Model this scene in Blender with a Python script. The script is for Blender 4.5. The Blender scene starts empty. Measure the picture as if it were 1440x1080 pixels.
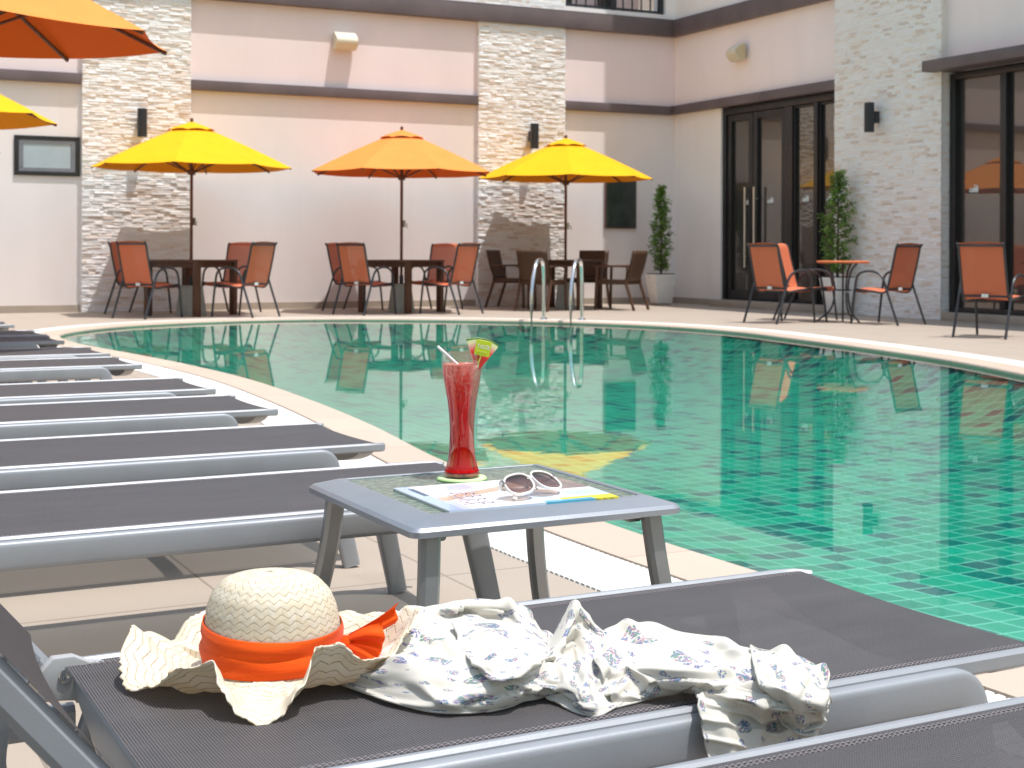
import bpy, bmesh, math, random
from mathutils import Vector, Matrix
R = math.radians
PI = math.pi
rnd = random.Random(7)
scene = bpy.context.scene
C = scene.collection

# ------------------------------------------------------------------ mesh helpers
class MB:
    """collects faces, builds ONE mesh object"""
    def __init__(s):
        s.v = []; s.f = []; s.uv = []; s.col = []; s.mi = []; s.sm = []
    def face(s, idx, uv=None, col=None, mi=0, sm=True):
        s.f.append(tuple(idx)); s.uv.append(uv); s.col.append(col); s.mi.append(mi); s.sm.append(sm)
    def add(s, verts, faces, M=None, **k):
        b = len(s.v)
        for p in verts:
            p = Vector(p)
            s.v.append(tuple(M @ p if M else p))
        for f in faces:
            s.face([b + i for i in f], **k)
        return s
    def box(s, x0, x1, y0, y1, z0, z1, M=None, **k):
        v = [(x0,y0,z0),(x1,y0,z0),(x1,y1,z0),(x0,y1,z0),(x0,y0,z1),(x1,y0,z1),(x1,y1,z1),(x0,y1,z1)]
        f = [(3,2,1,0),(4,5,6,7),(0,1,5,4),(1,2,6,5),(2,3,7,6),(3,0,4,7)]
        k.setdefault('sm', False)
        return s.add(v, f, M, **k)
    def frustum(s, z0, w0, z1, w1, M=None, **k):
        a, b = w0/2, w1/2
        v = [(-a,-a,z0),(a,-a,z0),(a,a,z0),(-a,a,z0),(-b,-b,z1),(b,-b,z1),(b,b,z1),(-b,b,z1)]
        f = [(3,2,1,0),(4,5,6,7),(0,1,5,4),(1,2,6,5),(2,3,7,6),(3,0,4,7)]
        k.setdefault('sm', False)
        return s.add(v, f, M, **k)
    def prism(s, poly, z0, z1, M=None, **k):
        n = len(poly)
        v = [(x,y,z0) for x,y in poly] + [(x,y,z1) for x,y in poly]
        f = [tuple(range(n-1,-1,-1)), tuple(range(n,2*n))] + [(i,(i+1)%n,n+(i+1)%n,n+i) for i in range(n)]
        k.setdefault('sm', False)
        return s.add(v, f, M, **k)
    def lathe(s, prof, n=32, M=None, **k):
        v = []; f = []
        m = len(prof)
        for r, z in prof:
            for i in range(n):
                a = 2*PI*i/n
                v.append((r*math.cos(a), r*math.sin(a), z))
        for j in range(m-1):
            for i in range(n):
                i2 = (i+1) % n
                f.append((j*n+i, j*n+i2, (j+1)*n+i2, (j+1)*n+i))
        if prof[0][0] > 1e-5: f.append(tuple(range(n-1,-1,-1)))
        if prof[-1][0] > 1e-5: f.append(tuple((m-1)*n+i for i in range(n)))
        return s.add(v, f, M, **k)
    def sweep(s, pts, sect, up=(0,0,1), closed=False, scale=None, caps=True, M=None, **k):
        """sweeps a 2-D section (side, up) along pts"""
        pts = [Vector(p) for p in pts]; n = len(pts); m = len(sect)
        v = []; f = []
        U = Vector(up).normalized()
        for i, p in enumerate(pts):
            if closed: t = pts[(i+1) % n] - pts[i-1]
            else: t = pts[min(i+1,n-1)] - pts[max(i-1,0)]
            t.normalize()
            side = t.cross(U)
            if side.length < 1e-4: side = t.cross(Vector((0,1,0.01)))
            side.normalize(); u = side.cross(t).normalized()
            # widen at mitres
            w = 1.0
            if 0 < i < n-1 or closed:
                a = (pts[i]-pts[i-1]).normalized(); b = (pts[(i+1)%n]-pts[i]).normalized()
                w = 1/max(0.6, math.sqrt(max(0.05,(1+a.dot(b))/2)))
            sc = scale[i] if scale else 1.0
            for (x, y) in sect:
                v.append(tuple(p + side*x*sc*w + u*y*sc*w if False else p + side*x*sc + u*y*sc))
        for i in range(n if closed else n-1):
            j = (i+1) % n
            for q in range(m):
                q2 = (q+1) % m
                f.append((i*m+q, i*m+q2, j*m+q2, j*m+q))
        if not closed and caps:
            f.append(tuple(range(m-1,-1,-1))); f.append(tuple((n-1)*m+q for q in range(m)))
        return s.add(v, f, M, **k)
    def tube(s, pts, r, n=8, radii=None, **k):
        sect = [(math.cos(2*PI*i/n), math.sin(2*PI*i/n)) for i in range(n)]
        sc = radii if radii else [r]*len(pts)
        return s.sweep(pts, sect, scale=sc, **k)
    def bar(s, pts, w, h, bev=0.25, **k):
        a, b = w/2, h/2; c = min(w,h)*bev
        sect = [(a,-b+c),(a,b-c),(a-c,b),(-a+c,b),(-a,b-c),(-a,-b+c),(-a+c,-b),(a-c,-b)]
        return s.sweep(pts, sect, **k)
    def grid(s, fn, nu, nv, closed_u=False, uvfn=None, M=None, **k):
        """fn(i/nu, j/nv) -> point"""
        b = len(s.v); cu = nu if closed_u else nu+1
        for j in range(nv+1):
            for i in range(cu):
                p = Vector(fn(i/nu, j/nv)); s.v.append(tuple(M @ p if M else p))
        for j in range(nv):
            for i in range(nu):
                i2 = (i+1) % cu if closed_u else i+1
                uv = None
                if uvfn: uv = [uvfn(i/nu,j/nv), uvfn((i+1)/nu,j/nv), uvfn((i+1)/nu,(j+1)/nv), uvfn(i/nu,(j+1)/nv)]
                s.face((b+j*cu+i, b+j*cu+i2, b+(j+1)*cu+i2, b+(j+1)*cu+i), uv=uv, **k)
        return s
    def build(s, name, mats, parent=None, bevel=0, sharp=35, fix=True, seg=2, thick=0):
        me = bpy.data.meshes.new(name)
        me.from_pydata(s.v, [], s.f)
        if not isinstance(mats, (list, tuple)): mats = [mats]
        for m in mats: me.materials.append(m)
        if any(u for u in s.uv):
            L = me.uv_layers.new(name='UVMap').data
            for p, u in zip(me.polygons, s.uv):
                if u:
                    for li, q in zip(p.loop_indices, u): L[li].uv = q
        if any(c for c in s.col):
            ca = me.color_attributes.new('Col', 'FLOAT_COLOR', 'CORNER').data
            for p, c in zip(me.polygons, s.col):
                for li in p.loop_indices: ca[li].color = (*(c or (1,1,1)), 1)
        for p, m, sm in zip(me.polygons, s.mi, s.sm):
            p.material_index = m; p.use_smooth = sm
        me.update()
        if fix or bevel:
            bm = bmesh.new(); bm.from_mesh(me)
            if fix: bmesh.ops.recalc_face_normals(bm, faces=bm.faces)
            if bevel:
                es = [e for e in bm.edges if len(e.link_faces) == 2 and e.calc_face_angle(0) > R(28)]
                bmesh.ops.bevel(bm, geom=es, offset=bevel, segments=seg, profile=0.6, affect='EDGES', clamp_overlap=True)
                for f in bm.faces: f.smooth = True
            bm.to_mesh(me); bm.free()
        me.set_sharp_from_angle(angle=R(sharp))
        o = bpy.data.objects.new(name, me); C.objects.link(o)
        if parent: o.parent = parent
        if thick:
            md = o.modifiers.new('Solidify', 'SOLIDIFY'); md.thickness = thick; md.offset = 0
        return o

def empty(name, loc=(0,0,0), rz=0.0):
    o = bpy.data.objects.new(name, None); C.objects.link(o)
    o.location = loc; o.rotation_euler = (0,0,rz); o.empty_display_size = 0.1
    return o
def tag(o, label=None, cat=None, group=None, kind=None):
    if label: o['label'] = label
    if cat: o['category'] = cat
    if group: o['group'] = group
    if kind: o['kind'] = kind
    return o
def copy_tree(o, parent=None):
    c = o.copy(); C.objects.link(c)
    if parent: c.parent = parent
    for ch in list(o.children): copy_tree(ch, c)
    return c
def smooth_pts(P, n=8, closed=False):
    """Catmull-Rom through P"""
    P = [Vector(p) for p in P]; N = len(P); out = []
    rng = range(N) if closed else range(N-1)
    for i in rng:
        if closed: a,b,c,d = P[i-1],P[i],P[(i+1)%N],P[(i+2)%N]
        else: a,b,c,d = P[max(i-1,0)],P[i],P[i+1],P[min(i+2,N-1)]
        for k in range(n):
            t = k/n
            out.append(0.5*((2*b)+(c-a)*t+(2*a-5*b+4*c-d)*t*t+(3*b-a-3*c+d)*t*t*t))
    if not closed: out.append(P[-1])
    return out
def fillet(P, r, n=5):
    """polyline with rounded corners"""
    P = [Vector(p) for p in P]; out = [P[0]]
    for i in range(1, len(P)-1):
        a = (P[i-1]-P[i]); b = (P[i+1]-P[i])
        d = min(r, a.length*0.48, b.length*0.48)
        p0 = P[i]+a.normalized()*d; p2 = P[i]+b.normalized()*d
        for k in range(n+1):
            t = k/n
            out.append((1-t)**2*p0+2*t*(1-t)*P[i]+t*t*p2)
    out.append(P[-1]); return out
def Rz(a): return Matrix.Rotation(a, 4, 'Z')
def T(x, y, z): return Matrix.Translation((x, y, z))

# ------------------------------------------------------------------ materials
class NT:
    def __init__(s, name):
        m = bpy.data.materials.new(name); m.use_nodes = True
        s.m = m; s.t = m.node_tree; s.t.nodes.clear()
        s.out = s.t.nodes.new('ShaderNodeOutputMaterial')
    def n(s, typ, **k):
        nd = s.t.nodes.new('ShaderNode'+typ)
        ins = k.pop('ins', {})
        for a, b in k.items(): setattr(nd, a, b)
        for a, b in ins.items():
            if hasattr(b, 'links') or isinstance(b, bpy.types.NodeSocket): s.t.links.new(b, nd.inputs[a])
            else: nd.inputs[a].default_value = b
        return nd
    def math(s, op, a, b=0.0, c=0.0):
        return s.n('Math', operation=op, ins={0:a,1:b,2:c}).outputs[0]
    def vmath(s, op, a, b=(0,0,0)):
        return s.n('VectorMath', operation=op, ins={0:a,1:b}).outputs[0]
    def mix(s, fac, a, b):
        nd = s.n('Mix', data_type='RGBA')
        for i, x in ((0,fac),(6,a),(7,b)):
            if isinstance(x, bpy.types.NodeSocket): s.t.links.new(x, nd.inputs[i])
            else: nd.inputs[i].default_value = x if i == 0 else (*x, 1) if len(x) == 3 else x
        return nd.outputs[2]
    def ramp(s, fac, stops, interp='LINEAR'):
        nd = s.n('ValToRGB'); cr = nd.color_ramp; cr.interpolation = interp
        while len(cr.elements) < len(stops): cr.elements.new(0.5)
        for e, (p, c) in zip(cr.elements, stops): e.position = p; e.color = (*c, 1)
        s.t.links.new(fac, nd.inputs[0]); return nd.outputs[0]
    def obj(s): return s.n('TexCoord').outputs['Object']
    def gen(s): return s.n('TexCoord').outputs['Generated']
    def geo(s): return s.n('NewGeometry').outputs['Position']
    def uvc(s): return s.n('TexCoord').outputs['UV']
    def mapping(s, vec, scale=(1,1,1), loc=(0,0,0), rot=(0,0,0)):
        return s.n('Mapping', ins={'Vector':vec,'Scale':scale,'Location':loc,'Rotation':rot}).outputs[0]
    def noise(s, vec, scale, detail=2.0, rough=0.5, out=0):
        return s.n('TexNoise', ins={'Vector':vec,'Scale':scale,'Detail':detail,'Roughness':rough}).outputs[out]
    def bump(s, h, strength=0.3, dist=0.01, normal=None):
        ins = {'Height':h,'Strength':strength,'Distance':dist}
        if normal is not None: ins['Normal'] = normal
        return s.n('Bump', ins=ins).outputs[0]
    def principled(s, **ins):
        return s.n('BsdfPrincipled', ins={k.replace('_',' '):v for k,v in ins.items()})
    def done(s, sh):
        s.t.links.new(sh if isinstance(sh, bpy.types.NodeSocket) else sh.outputs[0], s.out.inputs[0]); return s.m

def col4(c): return (*c, 1)
def simple(name, c, rough=0.5, metal=0.0, var=0.12, vscale=6.0, bump=0.0, bscale=80.0, spec=0.5, coat=0.0):
    """base colour with mottling, roughness variation and optional fine bump"""
    t = NT(name); o = t.obj()
    nz = t.noise(o, vscale, 4.0, 0.6)
    lo = tuple(max(0, x*(1-var)) for x in c); hi = tuple(min(1, x*(1+var)) for x in c)
    base = t.ramp(nz, [(0.3, lo), (0.7, hi)])
    rg = t.n('MapRange', ins={'Value':t.noise(o, vscale*3, 3.0),'From Min':0.3,'From Max':0.7,'To Min':max(0.02,rough*0.85),'To Max':min(1,rough*1.15)}).outputs[0]
    ins = dict(Base_Color=base, Roughness=rg, Metallic=metal, Specular_IOR_Level=spec, Coat_Weight=coat)
    if bump: ins['Normal'] = t.bump(t.noise(o, bscale, 3.0), bump, 0.003)
    return t.done(t.principled(**ins))

def mat_plaster(name, c, stain=0.06):
    t = NT(name); p = t.geo()
    big = t.noise(t.mapping(p, (0.7,0.7,0.35)), 1.2, 4.0, 0.6)
    streak = t.noise(t.mapping(p, (5,5,0.25)), 1.0, 3.0, 0.6)
    a = t.ramp(big, [(0.3, tuple(x*(1-stain) for x in c)), (0.7, tuple(min(1,x*(1+stain*0.5)) for x in c))])
    b = t.mix(t.n('MapRange', ins={'Value':streak,'From Min':0.58,'From Max':0.8,'To Min':0.0,'To Max':0.35}).outputs[0], a, tuple(x*0.86 for x in c))
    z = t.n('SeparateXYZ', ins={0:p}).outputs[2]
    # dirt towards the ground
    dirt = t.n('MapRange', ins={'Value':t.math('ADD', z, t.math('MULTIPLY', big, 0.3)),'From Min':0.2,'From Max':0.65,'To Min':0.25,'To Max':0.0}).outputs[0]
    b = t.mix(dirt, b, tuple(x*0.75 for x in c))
    return t.done(t.principled(Base_Color=b, Roughness=0.85, Normal=t.bump(t.noise(p, 55.0, 3.0), 0.25, 0.004)))

def mat_stone():
    t = NT('stone_cladding'); p = t.geo()
    a = t.n('VertexColor', layer_name='Col').outputs[0]
    nz = t.noise(t.mapping(p, (8,8,26)), 3.0, 4.0, 0.65)
    m = t.n('Mix', data_type='RGBA', blend_type='MULTIPLY')
    t.t.links.new(a, m.inputs[6]); m.inputs[0].default_value = 0.8
    t.t.links.new(t.ramp(nz, [(0.25,(0.90,0.88,0.86)),(0.5,(1,1,1))]), m.inputs[7])
    return t.done(t.principled(Base_Color=m.outputs[2], Roughness=0.8, Normal=t.bump(nz, 0.5, 0.012)))

def mat_deck():
    t = NT('deck_tile'); p = t.mapping(t.geo(), rot=(0,0,R(-1.15)))
    s = 1/0.60
    q = t.vmath('MULTIPLY', p, (s,s,s)); q = t.vmath('ADD', q, (0.31,0.18,0))
    fl = t.vmath('FLOOR', q); fr = t.vmath('FRACTION', q)
    x = t.n('SeparateXYZ', ins={0:fr})
    def edge(v): return t.math('MINIMUM', v, t.math('SUBTRACT', 1.0, v))
    d = t.math('MINIMUM', edge(x.outputs[0]), edge(x.outputs[1]))
    joint = t.math('LESS_THAN', d, 0.006)
    wn = t.n('TexWhiteNoise', ins={0:fl}).outputs[0]
    sp = t.noise(p, 140.0, 3.0, 0.7); bg = t.noise(p, 1.3, 4.0, 0.6); md = t.noise(p, 9.0, 4.0, 0.6)
    c = t.mix(sp, (0.365,0.305,0.248), (0.465,0.393,0.325))
    c = t.mix(t.math('MULTIPLY', wn, 0.22), c, (0.39,0.315,0.25))
    c = t.mix(t.n('MapRange', ins={'Value':bg,'From Min':0.45,'From Max':0.75,'To Min':0.0,'To Max':0.35}).outputs[0], c, (0.34,0.285,0.24))
    c = t.mix(t.n('MapRange', ins={'Value':md,'From Min':0.6,'From Max':0.8,'To Min':0.0,'To Max':0.3}).outputs[0], c, (0.47,0.41,0.345))
    spot = t.n('TexVoronoi', feature='SMOOTH_F1', ins={'Vector':t.vmath('ADD', p, t.vmath('MULTIPLY', t.n('TexNoise', ins={'Vector':p,'Scale':7.0}).outputs[1], (0.25,0.25,0.0))),'Scale':1.7}).outputs[0]
    c = t.mix(t.n('MapRange', ins={'Value':spot,'From Min':0.10,'From Max':0.22,'To Min':0.22,'To Max':0.0}).outputs[0], c, (0.25,0.205,0.165))
    c = t.mix(t.math('MULTIPLY', joint, 0.8), c, (0.22,0.175,0.14))
    h = t.math('ADD', t.math('MULTIPLY', joint, -1.0), t.math('MULTIPLY', sp, 0.25))
    return t.done(t.principled(Base_Color=c, Roughness=0.7, Normal=t.bump(h, 0.35, 0.004)))

def mat_coping():
    t = NT('coping_slab'); p = t.geo(); u = t.uvc()
    x = t.n('SeparateXYZ', ins={0:u}).outputs[0]
    k = t.math('DIVIDE', x, 0.6)
    fr = t.math('FRACT', k)
    joint = t.math('LESS_THAN', t.math('MINIMUM', fr, t.math('SUBTRACT', 1.0, fr)), 0.007)
    wn = t.n('TexWhiteNoise', noise_dimensions='1D', ins={'W':t.math('FLOOR', k)}).outputs[0]
    c = t.mix(wn, (0.52,0.41,0.33), (0.60,0.49,0.40))
    c = t.mix(t.math('MULTIPLY', t.noise(p, 60.0, 4.0, 0.7), 0.5), c, (0.62,0.53,0.44))
    c = t.mix(t.math('MULTIPLY', t.noise(p, 3.0, 4.0, 0.7), 0.35), c, (0.52,0.36,0.26))
    c = t.mix(t.math('MULTIPLY', joint, 0.6), c, (0.32,0.25,0.2))
    return t.done(t.principled(Base_Color=c, Roughness=0.55, Normal=t.bump(t.noise(p, 160.0, 2.0), 0.2, 0.003)))

def mat_pool_tile():
    t = NT('pool_mosaic'); p = t.mapping(t.geo(), rot=(0,0,R(-4)))
    # pick the two in-plane axes: floor uses xy, walls use z too
    s = 1/0.132
    q = t.vmath('MULTIPLY', p, (s,s,s))
    fl = t.vmath('FLOOR', q); fr = t.vmath('FRACTION', q)
    x = t.n('SeparateXYZ', ins={0:fr})
    def edge(v): return t.math('MINIMUM', v, t.math('SUBTRACT', 1.0, v))
    d = t.math('MINIMUM', edge(x.outputs[0]), edge(x.outputs[1]))
    grout = t.math('LESS_THAN', d, 0.040)
    wn = t.n('TexWhiteNoise', noise_dimensions='2D', ins={0:fl}).outputs[0]
    c = t.ramp(wn, [(0.0,(0.002,0.33,0.21)),(0.26,(0.006,0.40,0.24)),(0.48,(0.002,0.28,0.185)),(0.64,(0.012,0.45,0.28)),(0.78,(0.002,0.15,0.14)),(0.90,(0.003,0.095,0.12))], 'CONSTANT')
    c = t.mix(t.math('MULTIPLY', t.noise(p, 18.0, 3.0), 0.25), c, (0.004,0.22,0.15))
    c = t.mix(t.math('MULTIPLY', grout, 0.85), c, (0.36,0.74,0.56))
    # soft caustic mottling comes from the water; here only slight wear
    return t.done(t.principled(Base_Color=c, Roughness=0.35))

def mat_water():
    t = NT('pool_water'); p = t.geo()
    a = t.noise(t.mapping(p, (1.0,1.0,1.0), rot=(0,0,R(-26))), 5.0, 2.0, 0.5)
    b = t.noise(t.mapping(p, (0.5,2.4,1.0), rot=(0,0,R(26))), 4.5, 2.0, 0.55)
    c = t.noise(p, 1.1, 1.0, 0.5)
    h = t.math('ADD', t.math('MULTIPLY', a, 0.35), t.math('ADD', t.math('MULTIPLY', b, 0.6), t.math('MULTIPLY', c, 0.5)))
    nrm = t.bump(h, 0.026, 0.012)
    fr = t.n('Fresnel', ins={'IOR':1.42,'Normal':nrm}).outputs[0]
    gl = t.n('BsdfGlossy', ins={'Color':(1,1,1,1),'Roughness':0.0,'Normal':nrm}).outputs[0]
    tr = t.n('BsdfTransparent', ins={'Color':(0.74,0.97,0.98,1)}).outputs[0]
    mx = t.n('MixShader', ins={0:fr,1:tr,2:gl})
    return t.done(mx)

def mat_sling(name, dark, light, period=0.0032, alpha=0.22, ax=(0,1)):
    t = NT(name); o = t.obj(); x = t.n('SeparateXYZ', ins={0:o})
    def wave(v, per, ph=0.0):
        return t.math('ADD', t.math('MULTIPLY', t.math('SINE', t.math('ADD', t.math('MULTIPLY', v, 2*PI/per), ph)), 0.5), 0.5)
    wx = wave(x.outputs[ax[0]], period); wy = wave(x.outputs[ax[1]], period*1.15)
    w = t.math('MULTIPLY', wx, t.math('ADD', t.math('MULTIPLY', wy, 0.7), 0.3))
    c = t.mix(w, dark, light)
    fade = t.noise(t.mapping(o, (2.0,9.0,2.0)), 1.6, 4.0, 0.6)
    c = t.mix(t.n('MapRange', ins={'Value':fade,'From Min':0.35,'From Max':0.75,'To Min':0.0,'To Max':0.4}).outputs[0], c, tuple(x*0.6 for x in light))
    pr = t.principled(Base_Color=c, Roughness=0.62, Specular_IOR_Level=0.35, Normal=t.bump(w, 0.35, 0.0015))
    # open weave: see-through face on, closed at a slant
    face = t.math('SUBTRACT', 1.0, t.n('LayerWeight', ins={'Blend':0.5}).outputs[1])
    hole = t.math('MULTIPLY', t.math('POWER', face, 2.2), alpha)
    tr = t.n('BsdfTransparent').outputs[0]
    mx = t.n('MixShader', ins={0:hole,1:pr.outputs[0],2:tr}).outputs[0]
    return t.done(mx)

def mat_canvas(name, c):
    """umbrella cloth: lets light through"""
    t = NT(name); o = t.obj()
    w = t.noise(o, 3.5, 4.0, 0.6); fine = t.noise(o, 160.0, 2.0)
    base = t.ramp(w, [(0.3, tuple(x*0.90 for x in c)), (0.7, c)])
    under = tuple(x**1.75*0.8 for x in c)  # underside colour deepened, painting in the shade below the canopy
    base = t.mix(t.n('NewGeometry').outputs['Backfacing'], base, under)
    pr = t.principled(Base_Color=base, Roughness=0.8, Specular_IOR_Level=0.2, Normal=t.bump(t.math('ADD', t.math('MULTIPLY', w, 3.0), fine), 0.2, 0.006))
    tl = t.n('BsdfTranslucent', ins={'Color':base}).outputs[0]
    return t.done(t.n('MixShader', ins={0:0.07,1:pr.outputs[0],2:tl}))

def mat_metal(name, c=(0.60,0.61,0.63), rough=0.38, metal=0.75):
    t = NT(name); o = t.obj()
    sc = t.noise(t.mapping(o, (3,60,60)), 2.0, 3.0, 0.6)
    sm = t.noise(o, 4.0, 4.0, 0.65); gr = t.noise(o, 220.0, 2.0)
    base = t.mix(t.n('MapRange', ins={'Value':sm,'From Min':0.45,'From Max':0.75,'To Min':0.0,'To Max':0.45}).outputs[0], c, tuple(x*0.72 for x in c))
    rg = t.math('ADD', t.math('MULTIPLY', sc, 0.18), rough-0.08)
    return t.done(t.principled(Base_Color=base, Roughness=rg, Metallic=metal, Normal=t.bump(gr, 0.08, 0.002)))

def mat_wood(name, c, rough=0.5):
    t = NT(name); o = t.obj()
    g = t.noise(t.mapping(o, (30,30,2.5)), 1.5, 4.0, 0.6)
    base = t.ramp(g, [(0.3, tuple(x*0.6 for x in c)), (0.7, tuple(min(1,x*1.3) for x in c))])
    return t.done(t.principled(Base_Color=base, Roughness=rough, Normal=t.bump(g, 0.2, 0.004)))

def mat_glass_dark(name, refl=0.2, tint=(0.02,0.02,0.022)):
    t = NT(name)
    o = t.geo()
    nrm = t.bump(t.noise(o, 1.2, 1.0), 0.03, 0.02)
    gl = t.n('BsdfGlossy', ins={'Color':(0.97,0.93,0.88,1),'Roughness':0.0,'Normal':nrm}).outputs[0]
    df = t.principled(Base_Color=col4(tint), Roughness=0.3)
    lw = t.n('LayerWeight', ins={'Blend':0.25}).outputs[0]
    f = t.math('ADD', t.math('MULTIPLY', lw, 0.5), refl)
    return t.done(t.n('MixShader', ins={0:f,1:df.outputs[0],2:gl}))

def mat_straw():
    t = NT('woven_straw'); uv = t.uvc(); x = t.n('SeparateXYZ', ins={0:uv})
    u, v = x.outputs[0], x.outputs[1]
    wob = t.math('MULTIPLY', t.math('SUBTRACT', t.noise(uv, 30.0, 2.0), 0.5), 0.22)
    tri = t.math('PINGPONG', u, 1.0)                 # zigzag along the braid
    ph = t.math('ADD', t.math('ADD', v, t.math('MULTIPLY', tri, 0.62)), wob)
    fr = t.math('FRACT', ph)
    gap = t.math('LESS_THAN', fr, t.math('MULTIPLY', t.noise(uv, 3.1, 3.0), 0.17))
    fib = t.noise(t.mapping(uv, (9.0, 2.2, 1)), 5.0, 3.0, 0.6)
    blade = t.n('TexWhiteNoise', noise_dimensions='2D', ins={0:t.n('CombineXYZ', ins={0:t.math('FLOOR', u),1:t.math('FLOOR', ph)}).outputs[0]}).outputs[0]
    c = t.mix(blade, (0.88,0.78,0.585), (0.91,0.85,0.72))
    c = t.mix(t.math('MULTIPLY', fib, 0.35), c, (0.90,0.78,0.58))
    crown_top = t.math('MULTIPLY', t.math('GREATER_THAN', v, 15.0), t.math('LESS_THAN', v, 20.0))
    gap = t.math('MULTIPLY', gap, t.math('SUBTRACT', 1.0, crown_top))
    c = t.mix(t.math('MULTIPLY', gap, 0.85), c, (0.30,0.17,0.06))
    h = t.math('ADD', t.math('MULTIPLY', t.math('POWER', fr, 0.5), 1.0), t.math('MULTIPLY', fib, 0.35))
    h = t.math('SUBTRACT', h, t.math('MULTIPLY', t.math('PINGPONG', t.math('ADD', u, 0.5), 0.5), 0.25))
    pr = t.principled(Base_Color=c, Roughness=0.6, Normal=t.bump(h, 0.5, 0.0028))
    tl = t.n('BsdfTranslucent', ins={'Color':c}).outputs[0]
    return t.done(t.n('MixShader', ins={0:0.22,1:pr.outputs[0],2:tl}))

def mat_floral():
    t = NT('floral_print'); uv = t.uvc()
    base = (0.82,0.785,0.71)
    weave = t.noise(uv, 700.0, 2.0); soft = t.noise(uv, 12.0, 3.0)
    c = t.mix(t.math('MULTIPLY', soft, 0.35), base, (0.76,0.71,0.62))
    wv = t.n('TexNoise', noise_dimensions='2D', ins={'Vector':uv,'Scale':55.0,'Detail':2.0}).outputs[1]
    wuv = t.vmath('ADD', uv, t.vmath('MULTIPLY', t.vmath('SUBTRACT', wv, (0.5,0.5,0.5)), (0.012,0.012,0.0)))
    def layer(c, scale, rad, dots, off, pal, dens):
        q = t.vmath('ADD', wuv, off)
        big = t.n('TexVoronoi', voronoi_dimensions='2D', feature='F1', ins={'Vector':q,'Scale':scale,'Randomness':0.9})
        pick = t.n('SeparateColor', ins={0:big.outputs['Color']})
        inside = t.math('LESS_THAN', big.outputs['Distance'], t.math('MULTIPLY', t.math('ADD', pick.outputs[1], 0.35), rad))
        sm = t.n('TexVoronoi', voronoi_dimensions='2D', feature='F1', ins={'Vector':q,'Scale':dots,'Randomness':1.0})
        dot = t.math('LESS_THAN', sm.outputs['Distance'], dens)
        hue = t.n('SeparateColor', ins={0:sm.outputs['Color']}).outputs[0]
        pc = t.ramp(hue, pal, 'CONSTANT')
        m = t.math('MULTIPLY', t.math('MULTIPLY', inside, dot), t.math('GREATER_THAN', pick.outputs[2], 0.12))
        return t.mix(t.math('MULTIPLY', m, 0.88), c, pc)
    palA = [(0.0,(0.45,0.24,0.34)),(0.20,(0.12,0.28,0.29)),(0.40,(0.60,0.42,0.48)),(0.52,(0.16,0.23,0.43)),(0.70,(0.13,0.30,0.23)),(0.86,(0.26,0.24,0.45))]
    palB = [(0.0,(0.11,0.16,0.40)),(0.4,(0.10,0.28,0.28)),(0.6,(0.22,0.29,0.50)),(0.82,(0.44,0.22,0.36))]
    c = layer(c, 17.0, 0.26, 240.0, (0.0,0.0,0.0), palA, 0.54)
    c = layer(c, 26.0, 0.17, 330.0, (0.37,0.61,0.0), palB, 0.50)
    pr = t.principled(Base_Color=c, Roughness=0.8, Specular_IOR_Level=0.2, Sheen_Weight=0.2, Normal=t.bump(weave, 0.25, 0.001))
    tl = t.n('BsdfTranslucent', ins={'Color':c}).outputs[0]
    return t.done(t.n('MixShader', ins={0:0.26,1:pr.outputs[0],2:tl}))

def mat_clear_glass():
    t = NT('drinking_glass')
    lw = t.n('Fresnel', ins={'IOR':1.5}).outputs[0]
    gl = t.n('BsdfGlossy', ins={'Color':(1,1,1,1),'Roughness':0.02}).outputs[0]
    edge = t.n('LayerWeight', ins={'Blend':0.35}).outputs[1]
    tint = t.mix(t.math('POWER', edge, 5.0), (0.98,0.99,0.99), (0.74,0.77,0.77))
    tr = t.n('BsdfTransparent', ins={'Color':tint}).outputs[0]
    return t.done(t.n('MixShader', ins={0:t.math('MINIMUM', t.math('MULTIPLY', lw, 0.7), 0.26),1:tr,2:gl}))

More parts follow.
